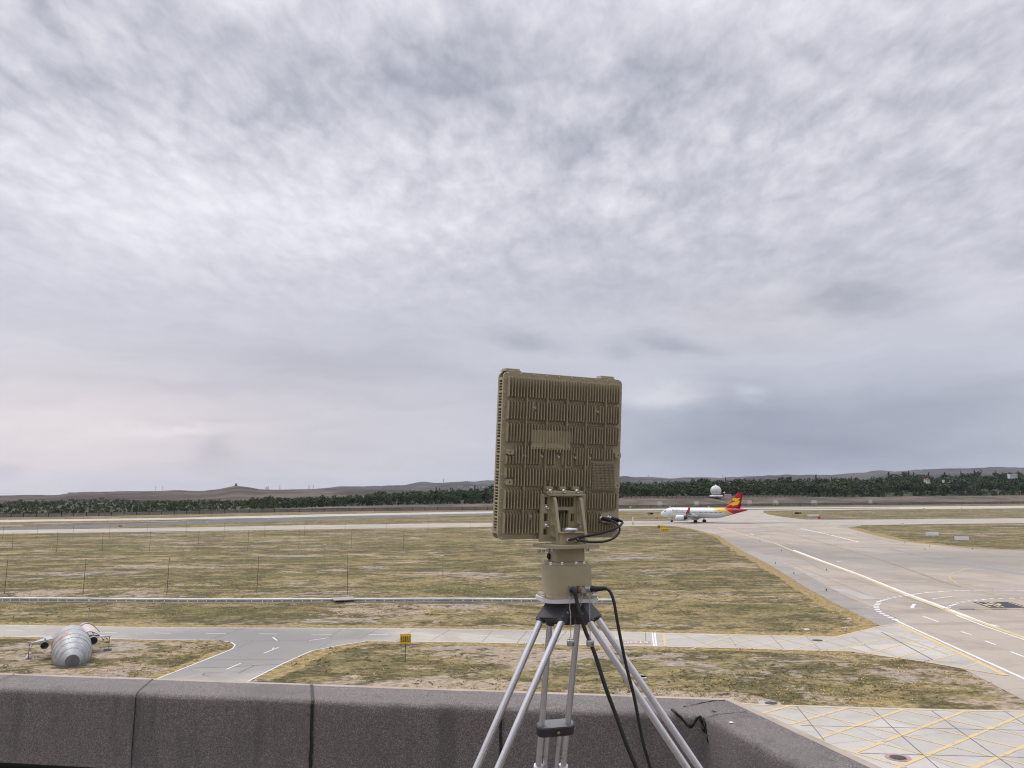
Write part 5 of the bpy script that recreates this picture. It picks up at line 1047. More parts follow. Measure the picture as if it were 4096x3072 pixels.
for sg_ in (1, -1):
    wg = foil('wing', [(12.0, 19.0, sg_*1.2, 2.55, .95), (12.6, 19.0, sg_*1.95, 2.6, .9), (14.9, 18.9, sg_*6.4, 3.0, .55), (18.2, 20.9, sg_*12.5, 3.62, .34), (20.3, 21.9, sg_*16.6, 4.08, .2)], M_pgrey)
    foil('winglet', [(20.3, 21.9, (sg_*16.6, .5), 4.06, .2), (20.75, 22.1, (sg_*17.0, 1), 4.35, .17), (21.4, 22.5, (sg_*17.3, 1), 5.2, .12), (22.2, 22.85, (sg_*17.5, 1), 6.55, .06)], M_fin)
    for y, s0 in ((6.2, 16.6), (9.6, 17.6), (12.8, 18.9)):
        mb = MB(); mb.ball(S(s0+1.6, sg_*y, 2.72+(y-6)*.085), 1, 12, 8, (2.0, .18, .24)); obj('flap_fairing', mb, M_wing, wg)
    # engine
    c = S(10.4, sg_*5.75, 1.92); Mx = Matrix.Rotation(R_(-90), 3, 'Y')
    mb = MB(); mb.lathe([(.86, .5), (.90, .12), (1.0, 0), (1.1, .12), (1.19, .7), (1.2, 1.8), (1.12, 3.0), (.95, 3.7), (.86, 3.72), (.8, 3.2)], 32, c, Mx); ng = obj('engine_nacelle', mb, M_wing, ac)
    mb = MB(); mb.lathe([(.01, .1), (.25, .45), (.86, .5)], 24, c, Mx); obj('fan', mb, M_dgrey, ng)
    mb = MB(); mb.lathe([(.8, 3.2), (.62, 4.2), (.5, 4.5), (.42, 4.5), (.3, 4.5), (.05, 5.2)], 24, c, Mx); obj('exhaust', mb, M_dgrey, ng)
    foil('engine_pylon', [(12.0, 16.5, (sg_*5.75, 1), 2.95, .35), (12.6, 16.4, (sg_*5.75, 1), 3.2, .3)], M_wing)
    foil('tailplane', [(31.9, 35.6, sg_*.6, 5.1, .42), (33.6, 36.1, sg_*3.4, 5.38, .26), (35.3, 36.7, sg_*6.2, 5.68, .12)], paint('tailplane_grey', (.55, .57, .60), .4, 0, .06))
    for y, q in ((3.795, 1),):
        gear = MB(); gear.tube(S(17.5, sg_*y, 2.9), S(17.71, sg_*y, .6), .16); gear.tube(S(17.3, sg_*2.2, 2.5), S(17.7, sg_*y, 1.2), .09); gear.tube(S(17.71, sg_*(y-.5), .585), S(17.71, sg_*(y+.5), .585), .09)
        gg = obj('main_gear', gear, M_galv, ac)
        for dy in (-.46, .46):
            mb = MB(); mb.lathe([(.3, -.2), (.54, -.2), (.585, -.12), (.585, .12), (.54, .2), (.3, .2)], 24, S(17.71, sg_*y+dy, .585), Matrix.Rotation(R_(90), 3, 'X')); mb.lathe([(.01, -.12), (.3, -.12)][::-1], 16, S(17.71, sg_*y+dy, .585), Matrix.Rotation(R_(90), 3, 'X')); mb.lathe([(.01, .12), (.3, .12)], 16, S(17.71, sg_*y+dy, .585), Matrix.Rotation(R_(90), 3, 'X')); obj('wheel', mb, M_tyre, gg)
gear = MB(); gear.tube(S(4.9, 0, 2.2), S(5.07, 0, .4), .1); gear.tube(S(5.9, 0, 2.0), S(5.1, 0, 1.1), .06); gear.tube(S(5.07, -.3, .38), S(5.07, .3, .38), .06); gg = obj('nose_gear', gear, M_galv, ac)
for dy in (-.26, .26): mb = MB(); mb.lathe([(.01, -.1), (.2, -.1), (.35, -.11), (.38, -.06), (.38, .06), (.35, .11), (.2, .1), (.01, .1)], 20, S(5.07, dy, .38), Matrix.Rotation(R_(90), 3, 'X')); obj('wheel', mb, M_tyre, gg)
for sg_ in (-1, 1): mb = MB(); mb.box(S(4.5, sg_*.45, 1.55), (1.4, .05, .6)); obj('gear_door', mb, M_wing, ac)
fin = foil('tail_fin', [(26.9, 35.0, (0, 1), 5.6, .12), (29.2, 35.1, (0, 1), 6.1, .55), (31.9, 35.75, (0, 1), 9.0, .38), (34.15, 36.3, (0, 1), 11.76, .2)], M_fin)
def on_fin(pts, name):
    mb = MB(); V_ = [S(a, .33-.018*(z-6), z) for a, z in pts]; mb.add(V_, [tuple(q) for q in tessellate_polygon([[Vector((v.x, v.z, 0)) for v in V_]])]); obj(name, mb, M_emb, fin)
on_fin([(31.9, 9.05), (32.5, 9.6), (33.2, 9.75), (34.0, 9.5), (35.3, 9.75), (34.6, 9.1), (35.0, 8.85), (34.2, 8.75), (34.6, 8.4), (33.7, 8.5), (33.1, 8.2), (33.0, 8.75), (32.4, 8.65)], 'emblem')
on_fin([(30.2, 6.75), (31.2, 7.6), (32.6, 8.2), (34.3, 8.45), (35.2, 8.7), (34.7, 7.9), (34.95, 7.75), (34.2, 7.45), (34.4, 7.2), (33.2, 6.95), (32.0, 6.7), (31.4, 7.0)], 'emblem')
mb = MB()
for s_ in (4.1, 21.4): mb.add([S(s_, -.03, 5.9), S(s_+.55, -.03, 5.9), S(s_+.6, -.02, 6.5), S(s_+.35, -.02, 6.5), S(s_, .03, 5.9), S(s_+.55, .03, 5.9), S(s_+.6, .02, 6.5), S(s_+.35, .02, 6.5)], [(0, 1, 2, 3), (7, 6, 5, 4), (0, 3, 7, 4), (1, 5, 6, 2), (3, 2, 6, 7)])
obj('antenna_blade', mb, M_white2, ac)

# ================================================================== DUMMY AIRCRAFT BY THE ROAD
def shell_mat():
    m_, t_, b = newmat('grey_riveted_sheet'); co = node(t_, 'ShaderNodeTexCoord').outputs['Object']
    n1 = nz(t_, co, 2.2, 6, .65); n2 = nz(t_, node(t_, 'ShaderNodeMapping', {0: co, 3: (1, .25, 1)}).outputs[0], 6, 5, .7)
    c = mixc(t_, step(t_, n1, .35, .7), (.32, .325, .33), (.47, .47, .47)); c = mixc(t_, mth(t_, 'MULTIPLY', step(t_, n2, .56, .7), .35), c, (.20, .19, .18))
    s_ = node(t_, 'ShaderNodeSeparateXYZ', {0: co}).outputs
    rst = mth(t_, 'MULTIPLY', mth(t_, 'MULTIPLY', step(t_, s_[1], 1.9, 2.2), step(t_, mth(t_, 'MULTIPLY', s_[1], -1.0), -4.6, -4.0)), mth(t_, 'MULTIPLY', step(t_, mth(t_, 'MULTIPLY', s_[0], -1.0), .1, .45), step(t_, n2, .40, .56)))
    c = mixc(t_, mth(t_, 'MULTIPLY', rst, .75), c, (.42, .17, .13))
    setc(t_, b, 'Base Color', c); b.inputs['Roughness'].default_value = .5; b.inputs['Metallic'].default_value = .15; return m_
M_shell = shell_mat(); M_dark = paint('soot_black', (.012, .011, .011), .8); M_seam = paint('dark_seam', (.17, .17, .172), .7); M_pcl = paint('faded_pink_panel', (.55, .475, .455), .7, 0, .15, 2)
Pd = G(287.5, 2671.5); vd = Vector((Pd.x, Pd.y, 0)).normalized()
da = thing('dummy_aircraft', 'grey sheet metal dummy aircraft for fire drills sunk in the dry grass', 'dummy aircraft', Pd, math.atan2(-vd.x, vd.y)+R_(1.5))
ZC, RR = .62, 1.24
prof_ = [(0, .42), (0, .72), (.45, .93), (.85, 1.07), (1.3, 1.17), (1.75, 1.23), (2.2, RR), (3.2, RR), (4.4, RR), (5.6, RR*.99), (6.6, RR*.97)]
zc_at = lambda y: ZC-.22*max(0, 1-y/2.2)
mb = MB(); n = 36; vs = []
prof2 = [(0, .001), (0.0, .44)]+[(.02, .455), (.45, .70), (.85, .90), (1.3, 1.06), (1.75, 1.17), (2.2, 1.22), (3.0, RR), (4.0, RR), (5.0, RR), (6.0, RR*.99), (6.8, RR*.97), (6.85, .9), (6.9, .001)]
for y, r in prof2: vs += [Vector((r*math.cos(2*math.pi*j/n), y, zc_at(y)+r*math.sin(2*math.pi*j/n))) for j in range(n)]
mb.add(vs, [(i*n+j, i*n+(j+1) % n, (i+1)*n+(j+1) % n, (i+1)*n+j) for i in range(len(prof2)-1) for j in range(n)], True)
body = obj('fuselage', mb, M_shell, da)
rat = lambda y: float(np.interp(y, [p[0] for p in prof2[2:]], [p[1] for p in prof2[2:]]))
sm_ = MB()
for y in (.5, 1.05, 1.6, 2.2, 4.4): sm_.path([Vector(((rat(y)+.008)*math.cos(a), y, zc_at(y)+(rat(y)+.008)*math.sin(a))) for a in [math.pi*k/30-.25 for k in range(33)]], .0075, 5)
for a in (.35, .8, 1.25, 1.7, 2.15, 2.6):
    k0 = [(.5, 1.05), (1.05, 1.6), (1.6, 2.2)]
    for i, (y0, y1) in enumerate(k0):
        aa = a+(.12 if i % 2 else 0); sm_.path([Vector(((rat(y)+.008)*math.cos(aa), y, zc_at(y)+(rat(y)+.008)*math.sin(aa))) for y in (y0, y1)], .006, 5)
obj('panel_seam', sm_, M_seam, da)
mb = MB(); mb.lathe([(.001, 0), (.43, 0)][::-1], 28, (0, -.012, zc_at(0)), Matrix.Rotation(R_(90), 3, 'X')); obj('nose_plate', mb, paint('grey_end_plate', (.25, .255, .26), .5, .1, .1, 3), da)
mb = MB(); mb.path([Vector((x, y, .03)) for x, y in ((-1.1, 2.2), (-.95, 1.1), (-.62, .35), (-.28, -.06), (.28, -.06), (.62, .3), (1.0, 1.1), (1.12, 2.2))], .03, 6); obj('base_skirt', mb, M_seam, da)
def dpt(zz, x, y, yloc):                            # pixel -> local point of the dummy aircraft at depth yloc along its axis
    q = da.matrix_basis.inverted(); d_ = (q.to_3x3() @ ray(*zz(x, y))); o = q @ CAM; tt = (yloc-o.y)/d_.y; return o+d_*tt
bpy.context.view_layer.update()
def slab(name, pts, th, mat, par=da):
    mb = MB(); k = len(pts); mb.add([p+Vector((0, 0, th/2)) for p in pts]+[p-Vector((0, 0, th/2)) for p in pts], [tuple(range(k)), tuple(range(k, 2*k))[::-1]]+[(i, k+i, k+(i+1) % k, (i+1) % k) for i in range(k)]); return obj(name, mb, mat, par)
wl = [dpt(Z1, 668, 652, 4.5), dpt(Z1, 345, 716, 4.5), dpt(Z1, 400, 712, 4.9), dpt(Z1, 640, 655, 6.0)]; wl = [Vector((p.x, p.y, wl[0].z if i in (0, 3) else wl[1].z)) for i, p in enumerate(wl)]
wr = [dpt(Z1, 1085, 640, 5.1), dpt(Z1, 1400, 616, 5.1), dpt(Z1, 1330, 618, 5.5), dpt(Z1, 1090, 628, 6.6)]; wr = [Vector((p.x, p.y, wr[0].z if i in (0, 3) else wr[1].z)) for i, p in enumerate(wr)]
M_sheet = paint('pale_grey_sheet', (.42, .415, .41), .5, .1, .12, 3)
slab('wing', wl, .06, M_sheet); slab('wing', wr, .06, M_sheet)
for x, y, rpx in ((563, 735, 45), (1180, 674, 50)):
    c = dpt(Z1, x, y, 4.35 if x < 800 else 4.95); r_ = rpx*.31646*c.length*0+rpx*.31646*(Pd.y+4.2)/FPX; Mx = Matrix.Rotation(R_(-90), 3, 'X')
    mb = MB(); mb.lathe([(r_*.9, .25), (r_*.93, 0), (r_, .02), (r_*1.02, .5), (r_*.85, .95)], 24, c, Mx); eg = obj('engine', mb, M_shell, da)
    mb = MB(); mb.lathe([(r_*.9, .25), (.01, .26)], 20, c, Mx); obj('engine_inside', mb, M_dark, eg)
    mb = MB(); mb.add([c+Vector((r_*.88*math.cos(a), -.005, r_*.88*math.sin(a))) for a in [math.pi*k/16 for k in range(17)]]+[c+Vector((r_*.88*math.cos(a), .2, r_*.88*math.sin(a))) for a in [math.pi*k/16 for k in range(17)]], [(k, k+1, 18+k, 17+k) for k in range(16)]+[tuple(range(17))]); obj('soot', mb, M_dark, eg)
    mb = MB(); mb.box(c+Vector((0, .5, r_*1.3)), (.08, .5, r_*.9)); obj('engine_pylon', mb, M_shell, da)
for x, y0, y1, tip in ((360, 735, 855, wl[1]), (1374, 625, 783, wr[1])):
    b_ = dpt(Z1, x, y1, 4.6 if x < 800 else 5.2); top = Vector((b_.x, tip.y+.1, tip.z)); b_ = Vector((top.x, top.y, -.05)); mb = MB(); mb.tube(b_, top, .022); mb.tube(top-Vector((0, 0, .45)), top+Vector((.25 if x < 700 else -.25, .05, -.02)), .014); obj('strut', mb, M_pole, da)
c = G(*Z1(368, 905)); mb = MB(); mb.ball((0, 0, .17), .2, 12, 8, (1, .8, .9)); mb.ball((.06, -.05, .36), .1, 10, 6); mb.ball((-.1, -.08, .1), .13, 10, 6)
tag(obj('white_bag', mb, paint('crumpled_white_plastic', (.68, .66, .62), .6, 0, .1, 9, .8, 14)), 'crumpled white bag weighing down the strut of the dummy aircraft', 'bag').location = c
c = G(*Z1(1360, 800)); mb = MB(); mb.box((0, 0, .08), (.5, .35, .16), .3); bevel(tag(obj('concrete_block', mb, M_chute), 'pale concrete block at the foot of the right wing strut', 'block'), .01).location = c
# open arched hoops with a pale cover behind the right wing
def arch(p0, p1, p2, k=24):                          # smooth arc through three local points
    out = []
    for i in range(k+1):
        u = i/k; out.append(p0*(2*(u-.5)*(u-1))+p1*(4*u*(1-u))+p2*(2*u*(u-.5)))
    return out
A1 = arch(dpt(Z1, 1000, 505, 6.9), dpt(Z1, 1120, 455, 6.9), dpt(Z1, 1252, 552, 6.9)); A2 = arch(dpt(Z1, 1048, 598, 5.4), dpt(Z1, 1170, 560, 5.4), dpt(Z1, 1306, 655, 5.4))
A1 = [Vector((p.x, p.y, p.z)) for p in A1]
mb = MB(); mb.path(A1, .022, 6); hp1 = obj('hoop', mb, M_pole, da); mb = MB(); mb.path(A2, .022, 6); obj('hoop', mb, M_pole, da)
A0 = [p+Vector((0, .5, 0)) for p in A1]; mb = MB(); m_ = len(A1); vs = [p+Vector((0, 0, -.02)) for p in A2]+[p+Vector((0, 0, -.02)) for p in A1]+[p+Vector((-.05, 0, 0)) for p in A0]
mb.add(vs, [(r*m_+i, r*m_+i+1, (r+1)*m_+i+1, (r+1)*m_+i) for r in range(2) for i in range(m_-1)], True); obj('curved_cover', mb, M_pcl, da)
mb = MB()
for p in (A1[20], A1[24], A2[12], A2[20], A2[24]): mb.ball(p+Vector((0, -.02, -.03)), .045, 8, 5)
mb.tube(A2[24], wr[1]+Vector((-.3, .1, .0)), .015); obj('hoop_clamp', mb, M_pole, da)
# ================================================================== RADAR UNIT ON ITS TRIPOD
M_olive = paint('olive_drab_paint', (.42, .363, .24), .5, 0, .05, 12, .06, 300, .4)
M_steel = paint('stainless_steel', (.62, .62, .62), .28, 1.0, .05, 20); M_tube = paint('satin_aluminium', (.78, .775, .79), .29, .92, .06, 9)
M_cast = paint('dark_grey_casting', (.055, .055, .058), .5, .2, .08, 9); M_cast2 = paint('grey_cap', (.20, .20, .205), .55, .1, .06, 9); M_rub = paint('black_cable_rubber', (.008, .008, .009), .5, 0, .1, 30)
M_plate = paint('white_anodised_plate', (.70, .71, .73), .45, .1, .04, 9); M_brass = paint('brass_bolt', (.40, .28, .10), .35, .9); M_redg = paint('red_gasket', (.30, .04, .02), .6); M_nick = paint('nickel', (.50, .49, .46), .3, .9)
AX = Vector((.2225, 3.42, 0)); zf = lambda y, Y=3.33: at(2267, y, Y).z
ZD = zf(2410)                                       # underside of the white plate
ru = thing('radar_unit', 'olive drab flat panel radar with cooling fins on a rotating drum base', 'radar', (AX.x, AX.y, ZD))
RO = Vector((AX.x, AX.y, ZD)); rel = lambda p: Vector(p)-RO
YAW, TILT, RLL, PW, PH = .45246, .0805, .0083, .597, .708
t1 = Vector((math.cos(YAW), math.sin(YAW), 0)); n1_ = Vector((math.sin(YAW), -math.cos(YAW), 0)); up = Vector((0, 0, 1))
v2 = up*math.cos(TILT)+n1_*math.sin(TILT); n2_ = n1_*math.cos(TILT)-up*math.sin(TILT); t2 = t1*math.cos(RLL)-v2*math.sin(RLL); v3 = v2*math.cos(RLL)+t1*math.sin(RLL)
PC = Vector((.21919, 3.5, 11.16875)); PM = Matrix((t2, -n2_, v3)).transposed()
def rrect(w_, h_, r, k=6):
    out = []
    for cx2, cy2, a0 in ((w_/2-r, h_/2-r, 0), (-w_/2+r, h_/2-r, 90), (-w_/2+r, -h_/2+r, 180), (w_/2-r, -h_/2+r, 270)):
        out += [(cx2+r*math.cos(R_(a0+90*i/k)), cy2+r*math.sin(R_(a0+90*i/k))) for i in range(k+1)]
    return out
XZ = Matrix.Rotation(R_(90), 4, 'X')               # prism along -Y: (x, y) -> (x, z)
def slabp(mb, poly, y0, y1, off=(0, 0)): mb.prism([(p[0]+off[0], p[1]+off[1]) for p in poly], -y1, -y0, XZ)
mb = MB(); slabp(mb, rrect(PW, PH, .024), 0, .008); slabp(mb, rrect(PW, PH, .024), .046, .055)
slabp(mb, rrect(PW-.020, PH-.004, .023), .008, .046, (.009, 0))
pn = obj('panel_housing', mb, M_olive, ru); pn.location = rel(PC); pn.rotation_euler = PM.to_euler(); bevel(pn, .0012, 1)
U = lambda u: (u-.5)*PW
V = lambda v: (.5-v)*PH
rows_ = [(.028, .160), (.170, .292), (.303, .426), (.436, .559), (.569, .691), (.702, .826), (.836, .968)]
def clear(u, va, vb):                               # pieces of a fin that stay free of the flat pads
    segs = [(va, vb)]
    for u0, u1, v0, v1 in ((.722, .965, .518, .715), (.795, .985, .832, .912), (.03, .088, .463, .498), (.03, .088, .640, .678), (.93, .985, .463, .500), (.93, .985, .655, .690), (.345, .37, .655, .7)):
        if u0 <= u <= u1:
            out = []
            for a, b_ in segs:
                if b_ <= v0 or a >= v1: out.append((a, b_))
                else:
                    if v0-a > .02: out.append((a, v0))
                    if b_-v1 > .02: out.append((v1, b_))
            segs = out
    return segs
fins = MB(); ribs = MB(); NF = 40
bolts_px = [(773, 678, 0), (1611, 730, 0), (641, 1318, 0), (866, 1326, 0), (1088, 1332, 0), (1308, 1341, 0), (1507, 1348, 0)]
ZQ = zoom(1900, 1430, .29837); ZQ2 = zoom(1900, 1820, .29837)
Pi = (Matrix.Translation(PC) @ PM.to_4x4()).inverted()
def lp(zz, x, y, yl=0.0):
    d_ = Pi.to_3x3() @ ray(*zz(x, y)); o = Pi @ CAM; return o+d_*((yl-o.y)/d_.y)
bl = [lp(ZQ, x, y) for x, y, _ in bolts_px]+[lp(ZQ2, 716, 818)]
for i in range(NF):
    u = .032+i*(.955-.032)/(NF-1); x = U(u)
    if i % 7 == 6:
        for a, b_ in clear(u, .030, .968): ribs.box((x, -.0131, (V(a)+V(b_))/2), (.0034, .0262, V(a)-V(b_)))
        continue
    for va, vb in rows_:
        for a, b_ in clear(u, va, vb):
            d_ = .025; c_ = .007; z0, z1 = V(b_), V(a)
            cut = [q for q in bl if abs(q.x-x) < .008 and z0 < q.z < z1]
            parts_ = [(z0, z1)] if not cut else [(z0, cut[0].z-.012), (cut[0].z+.012, z1)]
            for p0_, p1_ in parts_:
                if p1_-p0_ > .03: fins.prism([(0, p0_), (-d_, p0_+c_), (-d_, p1_-c_), (0, p1_)], -.0016, .0016, Matrix(((0, 0, 1, x), (1, 0, 0, 0), (0, 1, 0, 0), (0, 0, 0, 1))))
obj('cooling_fins', fins, M_olive, pn); obj('continuous_rib', ribs, M_olive, pn)
mb = MB(); slabp(mb, [(U(.225), V(.345)), (U(.545), V(.345)), (U(.545), V(.460)), (U(.225), V(.460))], -.0185, -.0005); obj('shallow_fin_pad', mb, M_olive, pn)
mb = MB()
for (u0, u1, v0, v1) in ((.035, .086, .466, .496), (.035, .086, .643, .676), (.933, .982, .466, .498), (.933, .982, .658, .688)):
    q = MB(); slabp(q, rrect((u1-u0)*PW, (v1-v0)*PH, .004), -.022, 0, (U((u0+u1)/2), V((v0+v1)/2))); o = obj('mounting_pad', q, M_olive, pn); h = MB(); h.lathe([(.0035, 0), (.001, .0006)], 10, (U((u0+u1)/2), -.0222, V((v0+v1)/2)), Matrix.Rotation(R_(90), 3, 'X')); obj('bolt_hole', h, M_blk, o) if 0 else obj('bolt_hole', h, M_blk, pn)
# pin fin patch
mb = MB(); slabp(mb, rrect(.225*PW, .185*PH, .004), -.008, 0, (U(.842), V(.615)))
for i in range(18):
    for j in range(17): mb.box((U(.842)+(i-8.5)*.0069, -.0145, V(.615)+(j-8)*.0071), (.0043, .013, .0043))
obj('pin_fin_patch', mb, M_olive, pn)
# grille of slots down the left edge
mb = MB(); z = PH/2-.034; i = 0
mb.box((-PW/2+.0052, .027, PH/2-.030), (.0096, .038, .008)); mb.box((-PW/2+.0052, .027, -PH/2+.030), (.0096, .038, .010))
while z > -PH/2+.038:
    th = .0085 if i % 5 == 4 else .0034; mb.box((-PW/2+.0052, .027, z-th/2), (.0096, .0378, th)); z -= th+.0088; i += 1
mb.box((-PW/2+.0052, .0105, 0), (.0098, .0050, PH-.06)); mb.box((-PW/2+.0052, .0440, 0), (.0098, .0040, PH-.06))
obj('side_grille', mb, M_olive, pn)
# lugs on the top edge
for u in (.075, .872):
    mb = MB(); mb.box((U(u), .026, PH/2+.0065), (.066, .044, .013)); mb.box((U(u), .026, PH/2+.0025), (.076, .050, .005)); bevel(obj('top_lug', mb, M_olive, pn), .002)
# screws round the rim: small round heads
def screw_mb(r, h):
    q = MB(); q.lathe([(r, 0), (r, h*.6), (r*.75, h), (r*.45, h), (r*.4, h*.55), (.0001, h*.5)], 10, (0, 0, 0), Matrix.Rotation(R_(90), 3, 'X')); return q
s0 = obj('screw', screw_mb(.0035, .0035), M_steel, pn); first = True
spots = [(U(.03+.1045*k), V(.0125)) for k in range(10)]+[(U(.03+.134*k), V(.988)) for k in range(3)]+[(U(.66+.1*k), V(.988)) for k in range(4)]
spots += [(U(.013), V(.045+.0815*k)) for k in range(12)]+[(U(.988), V(.07+.0800*k)) for k in range(12)]
for x, z in spots:
    c = s0 if first else s0.copy()
    if not first: COL.objects.link(c)
    first = False; c.location = (x, -.0005, z)
b0 = None
for q in bl:
    if b0 is None:
        m_ = MB(); m_.lathe([(.0046, -.002), (.0046, .013), (.0040, .014), (.0026, .014), (.0024, .010), (.0001, .010)], 14, (0, 0, 0), Matrix.Rotation(R_(90), 3, 'X')); m_.lathe([(.0062, -.002), (.0062, .003), (.0047, .003)], 14, (0, 0, 0), Matrix.Rotation(R_(90), 3, 'X')); b0 = c = obj('socket_bolt', m_, M_steel, pn)
    else: c = b0.copy(); COL.objects.link(c)
    c.location = (q.x, -.012, q.z)
# connector plate and the two glands
mb = MB(); slabp(mb, rrect(.150*PW, .060*PH, .015), -.030, 0, (U(.893), V(.873))); cp = obj('connector_plate', mb, M_olive, pn); bevel(cp, .002)
for (x, y) in ((1690, 775), (1798, 772), (1612, 850), (1690, 925), (1800, 922)):
    q = lp(ZQ2, x, y, -.02); c = s0.copy(); COL.objects.link(c); c.location = (q.x, -.012, q.z)
RX = Matrix.Rotation(R_(90), 3, 'X'); glands = []
for (x, y) in ((1690, 850), (1790, 838)):
    q = lp(ZQ2, x, y, -.034); glands.append(q); mb = MB(); mb.lathe([(.0085, 0), (.0085, .008), (.0075, .008), (.0075, .018), (.0065, .022), (.0001, .022)], 14, (q.x, -.030, q.z), RX); obj('cable_gland', mb, M_steel, pn)
# ---- bracket between panel and base
def holed(mb, x0, x1, y0, y1, holes, thick, f):       # plate with rectangular cut-outs, mapped through f(a, b, c)
    xs_ = sorted({x0, x1, *[h[0] for h in holes], *[h[1] for h in holes]}); ys_ = sorted({y0, y1, *[h[2] for h in holes], *[h[3] for h in holes]})
    nx, ny = len(xs_)-1, len(ys_)-1
    full = lambda i, j: 0 <= i < nx and 0 <= j < ny and not any(h[0] <= (xs_[i]+xs_[i+1])/2 <= h[1] and h[2] <= (ys_[j]+ys_[j+1])/2 <= h[3] for h in holes)
    for i in range(nx):
        for j in range(ny):
            if not full(i, j): continue
            a0, a1, b0_, b1 = xs_[i], xs_[i+1], ys_[j], ys_[j+1]
            qs = [[(a0, b0_, 0), (a1, b0_, 0), (a1, b1, 0), (a0, b1, 0)], [(a0, b1, thick), (a1, b1, thick), (a1, b0_, thick), (a0, b0_, thick)]]
            for di, dj, e in ((-1, 0, ((a0, b1), (a0, b0_))), (1, 0, ((a1, b0_), (a1, b1))), (0, -1, ((a0, b0_), (a1, b0_))), (0, 1, ((a1, b1), (a0, b1)))):
                if not full(i+di, j+dj): (p, q) = e; qs.append([(p[0], p[1], 0), (p[0], p[1], thick), (q[0], q[1], thick), (q[0], q[1], 0)])
            for q in qs: mb.add([f(*p) for p in q], [(0, 1, 2, 3)])
zb_w = zf(2181)+.001; 
zbot = (Pi @ (AX+Vector((0, .04, zb_w)))).z+.004
YP = -.036
L = lambda x, y: lp(ZQ2, x, y, YP)
tl, brc = L(890, 522), L(1468, 1170)
hol = []
for (a, b_, c, d_) in ((932, 975, 562, 660), (922, 975, 785, 892), (914, 972, 986, 1070), (1085, 1322, 566, 695), (1112, 1246, 740, 1060), (1284, 1330, 786, 890)):
    p, q = L(a, c), L(b_, d_); hol.append((min(p.x, q.x), max(p.x, q.x), min(p.z, q.z), max(p.z, q.z)))
mb = MB(); holed(mb, tl.x, brc.x, zbot, tl.z, hol, .012, lambda a, b_, c: Vector((a, YP+c, b_)))
br_ = obj('mounting_bracket', mb, M_olive, pn)
for xr in (1003, 1352):
    x_r = L(xr, 600).x; ztop = L(1000, 555).z; hh = ztop-zbot
    hl = [(.13, .62, .70, .93), (.13, .66, .42, .63), (.13, .68, .19, .36), (.13, .70, .04, .13)]
    mb = MB(); holed(mb, 0, 1, 0, 1, hl, .013, lambda a, b_, c: Vector((x_r+.004+c, YP-a*(.028+.060*(1-b_)), zbot+b_*hh-(.014*max(0, a-.5) if b_ > .99 else 0))))
    obj('side_rib', mb, M_olive, pn)
p, q = L(942, 468), L(1432, 543); mb = MB(); mb.box(((p.x+q.x)/2, YP+.004, (p.z*.6+q.z*.4)), (q.x-p.x, .038, (p.z-q.z)*.50)); mb.box(((p.x+q.x)/2+.004, YP-.006, (p.z*.15+q.z*.85)), ((q.x-p.x)*.99, .032, (p.z-q.z)*.36)); st_o = obj('clamp_bar', mb, M_olive, pn); bevel(st_o, .0015)
for u0, u1 in ((955, 1035), (1140, 1215), (1315, 1392)):
    a, b_ = L(u0, 425), L(u1, 468); mb = MB(); mb.box(((a.x+b_.x)/2, YP+.012, (a.z+b_.z)/2), (b_.x-a.x, .03, a.z-b_.z)); obj('strap_tab', mb, M_olive, pn)
m_ = MB(); m_.lathe([(.0095, 0), (.0095, .002), (.0068, .002), (.0068, .010), (.006, .011), (.0042, .011), (.004, .008), (.0001, .008)], 14, (0, 0, 0), RX); bb = None
for (x, y, yl) in ((1012, 487, -.050), (1192, 488, -.050), (1370, 490, -.050), (970, 705, -.038), (963, 948, -.038), (1400, 946, -.038), (1396, 705, -.038)):
    q = lp(ZQ2, x, y, yl)
    if bb is None: bb = c = obj('hex_bolt', m_, M_steel, pn)
    else: c = bb.copy(); COL.objects.link(c)
    c.location = (q.x, yl+.003, q.z)
# ---- base plate, drums, flange (squarish with rounded corners)
def rsq(a, r, yaw, k=8): return [(x*math.cos(yaw)-y*math.sin(yaw), x*math.sin(yaw)+y*math.cos(yaw)) for x, y in rrect(2*a, 2*a, r, k)]
def blockz(name, a, r, yaw, z0, z1, mat, par=ru, bv=.0015, off=(0, 0)):
    mb = MB(); mb.prism(rsq(a, r, yaw), z0-ZD, z1-ZD, Matrix.Translation((off[0], off[1], 0))); mb.sm = [False]*len(mb.sm); o = obj(name, mb, mat, par); 
    for p in o.data.polygons:
        if abs(p.normal.z) < .5: p.use_smooth = True
    o.modifiers.new('edges', 'EDGE_SPLIT').split_angle = R_(35)
    return o
YW = R_(13)
blockz('base_plate', .105, .012, YAW, zf(2194), zf(2181), M_olive)
blockz('bearing_drum', .0655, .018, YW, zf(2249), zf(2194)-.0005, M_olive)
blockz('drum_collar', .078, .02, YW, zf(2262, 3.345), zf(2249, 3.345)-.0005, M_olive)
blockz('motor_drum', .0885, .026, YW, zf(2384), zf(2262, 3.345)-.0005, M_olive)
blockz('base_flange', .106, .03, YW, zf(2395), zf(2384)-.0005, M_olive)
blockz('white_plate', .1165, .06, YW, ZD, zf(2395)-.0005, M_plate)
hb = MB(); hb.lathe([(.0085, 0), (.0085, .011), (.007, .013), (.0042, .013), (.004, .006), (.0001, .006)], 14); hb.lathe([(.0105, 0), (.0105, .0022), (.0086, .0022)], 14)
b1 = None
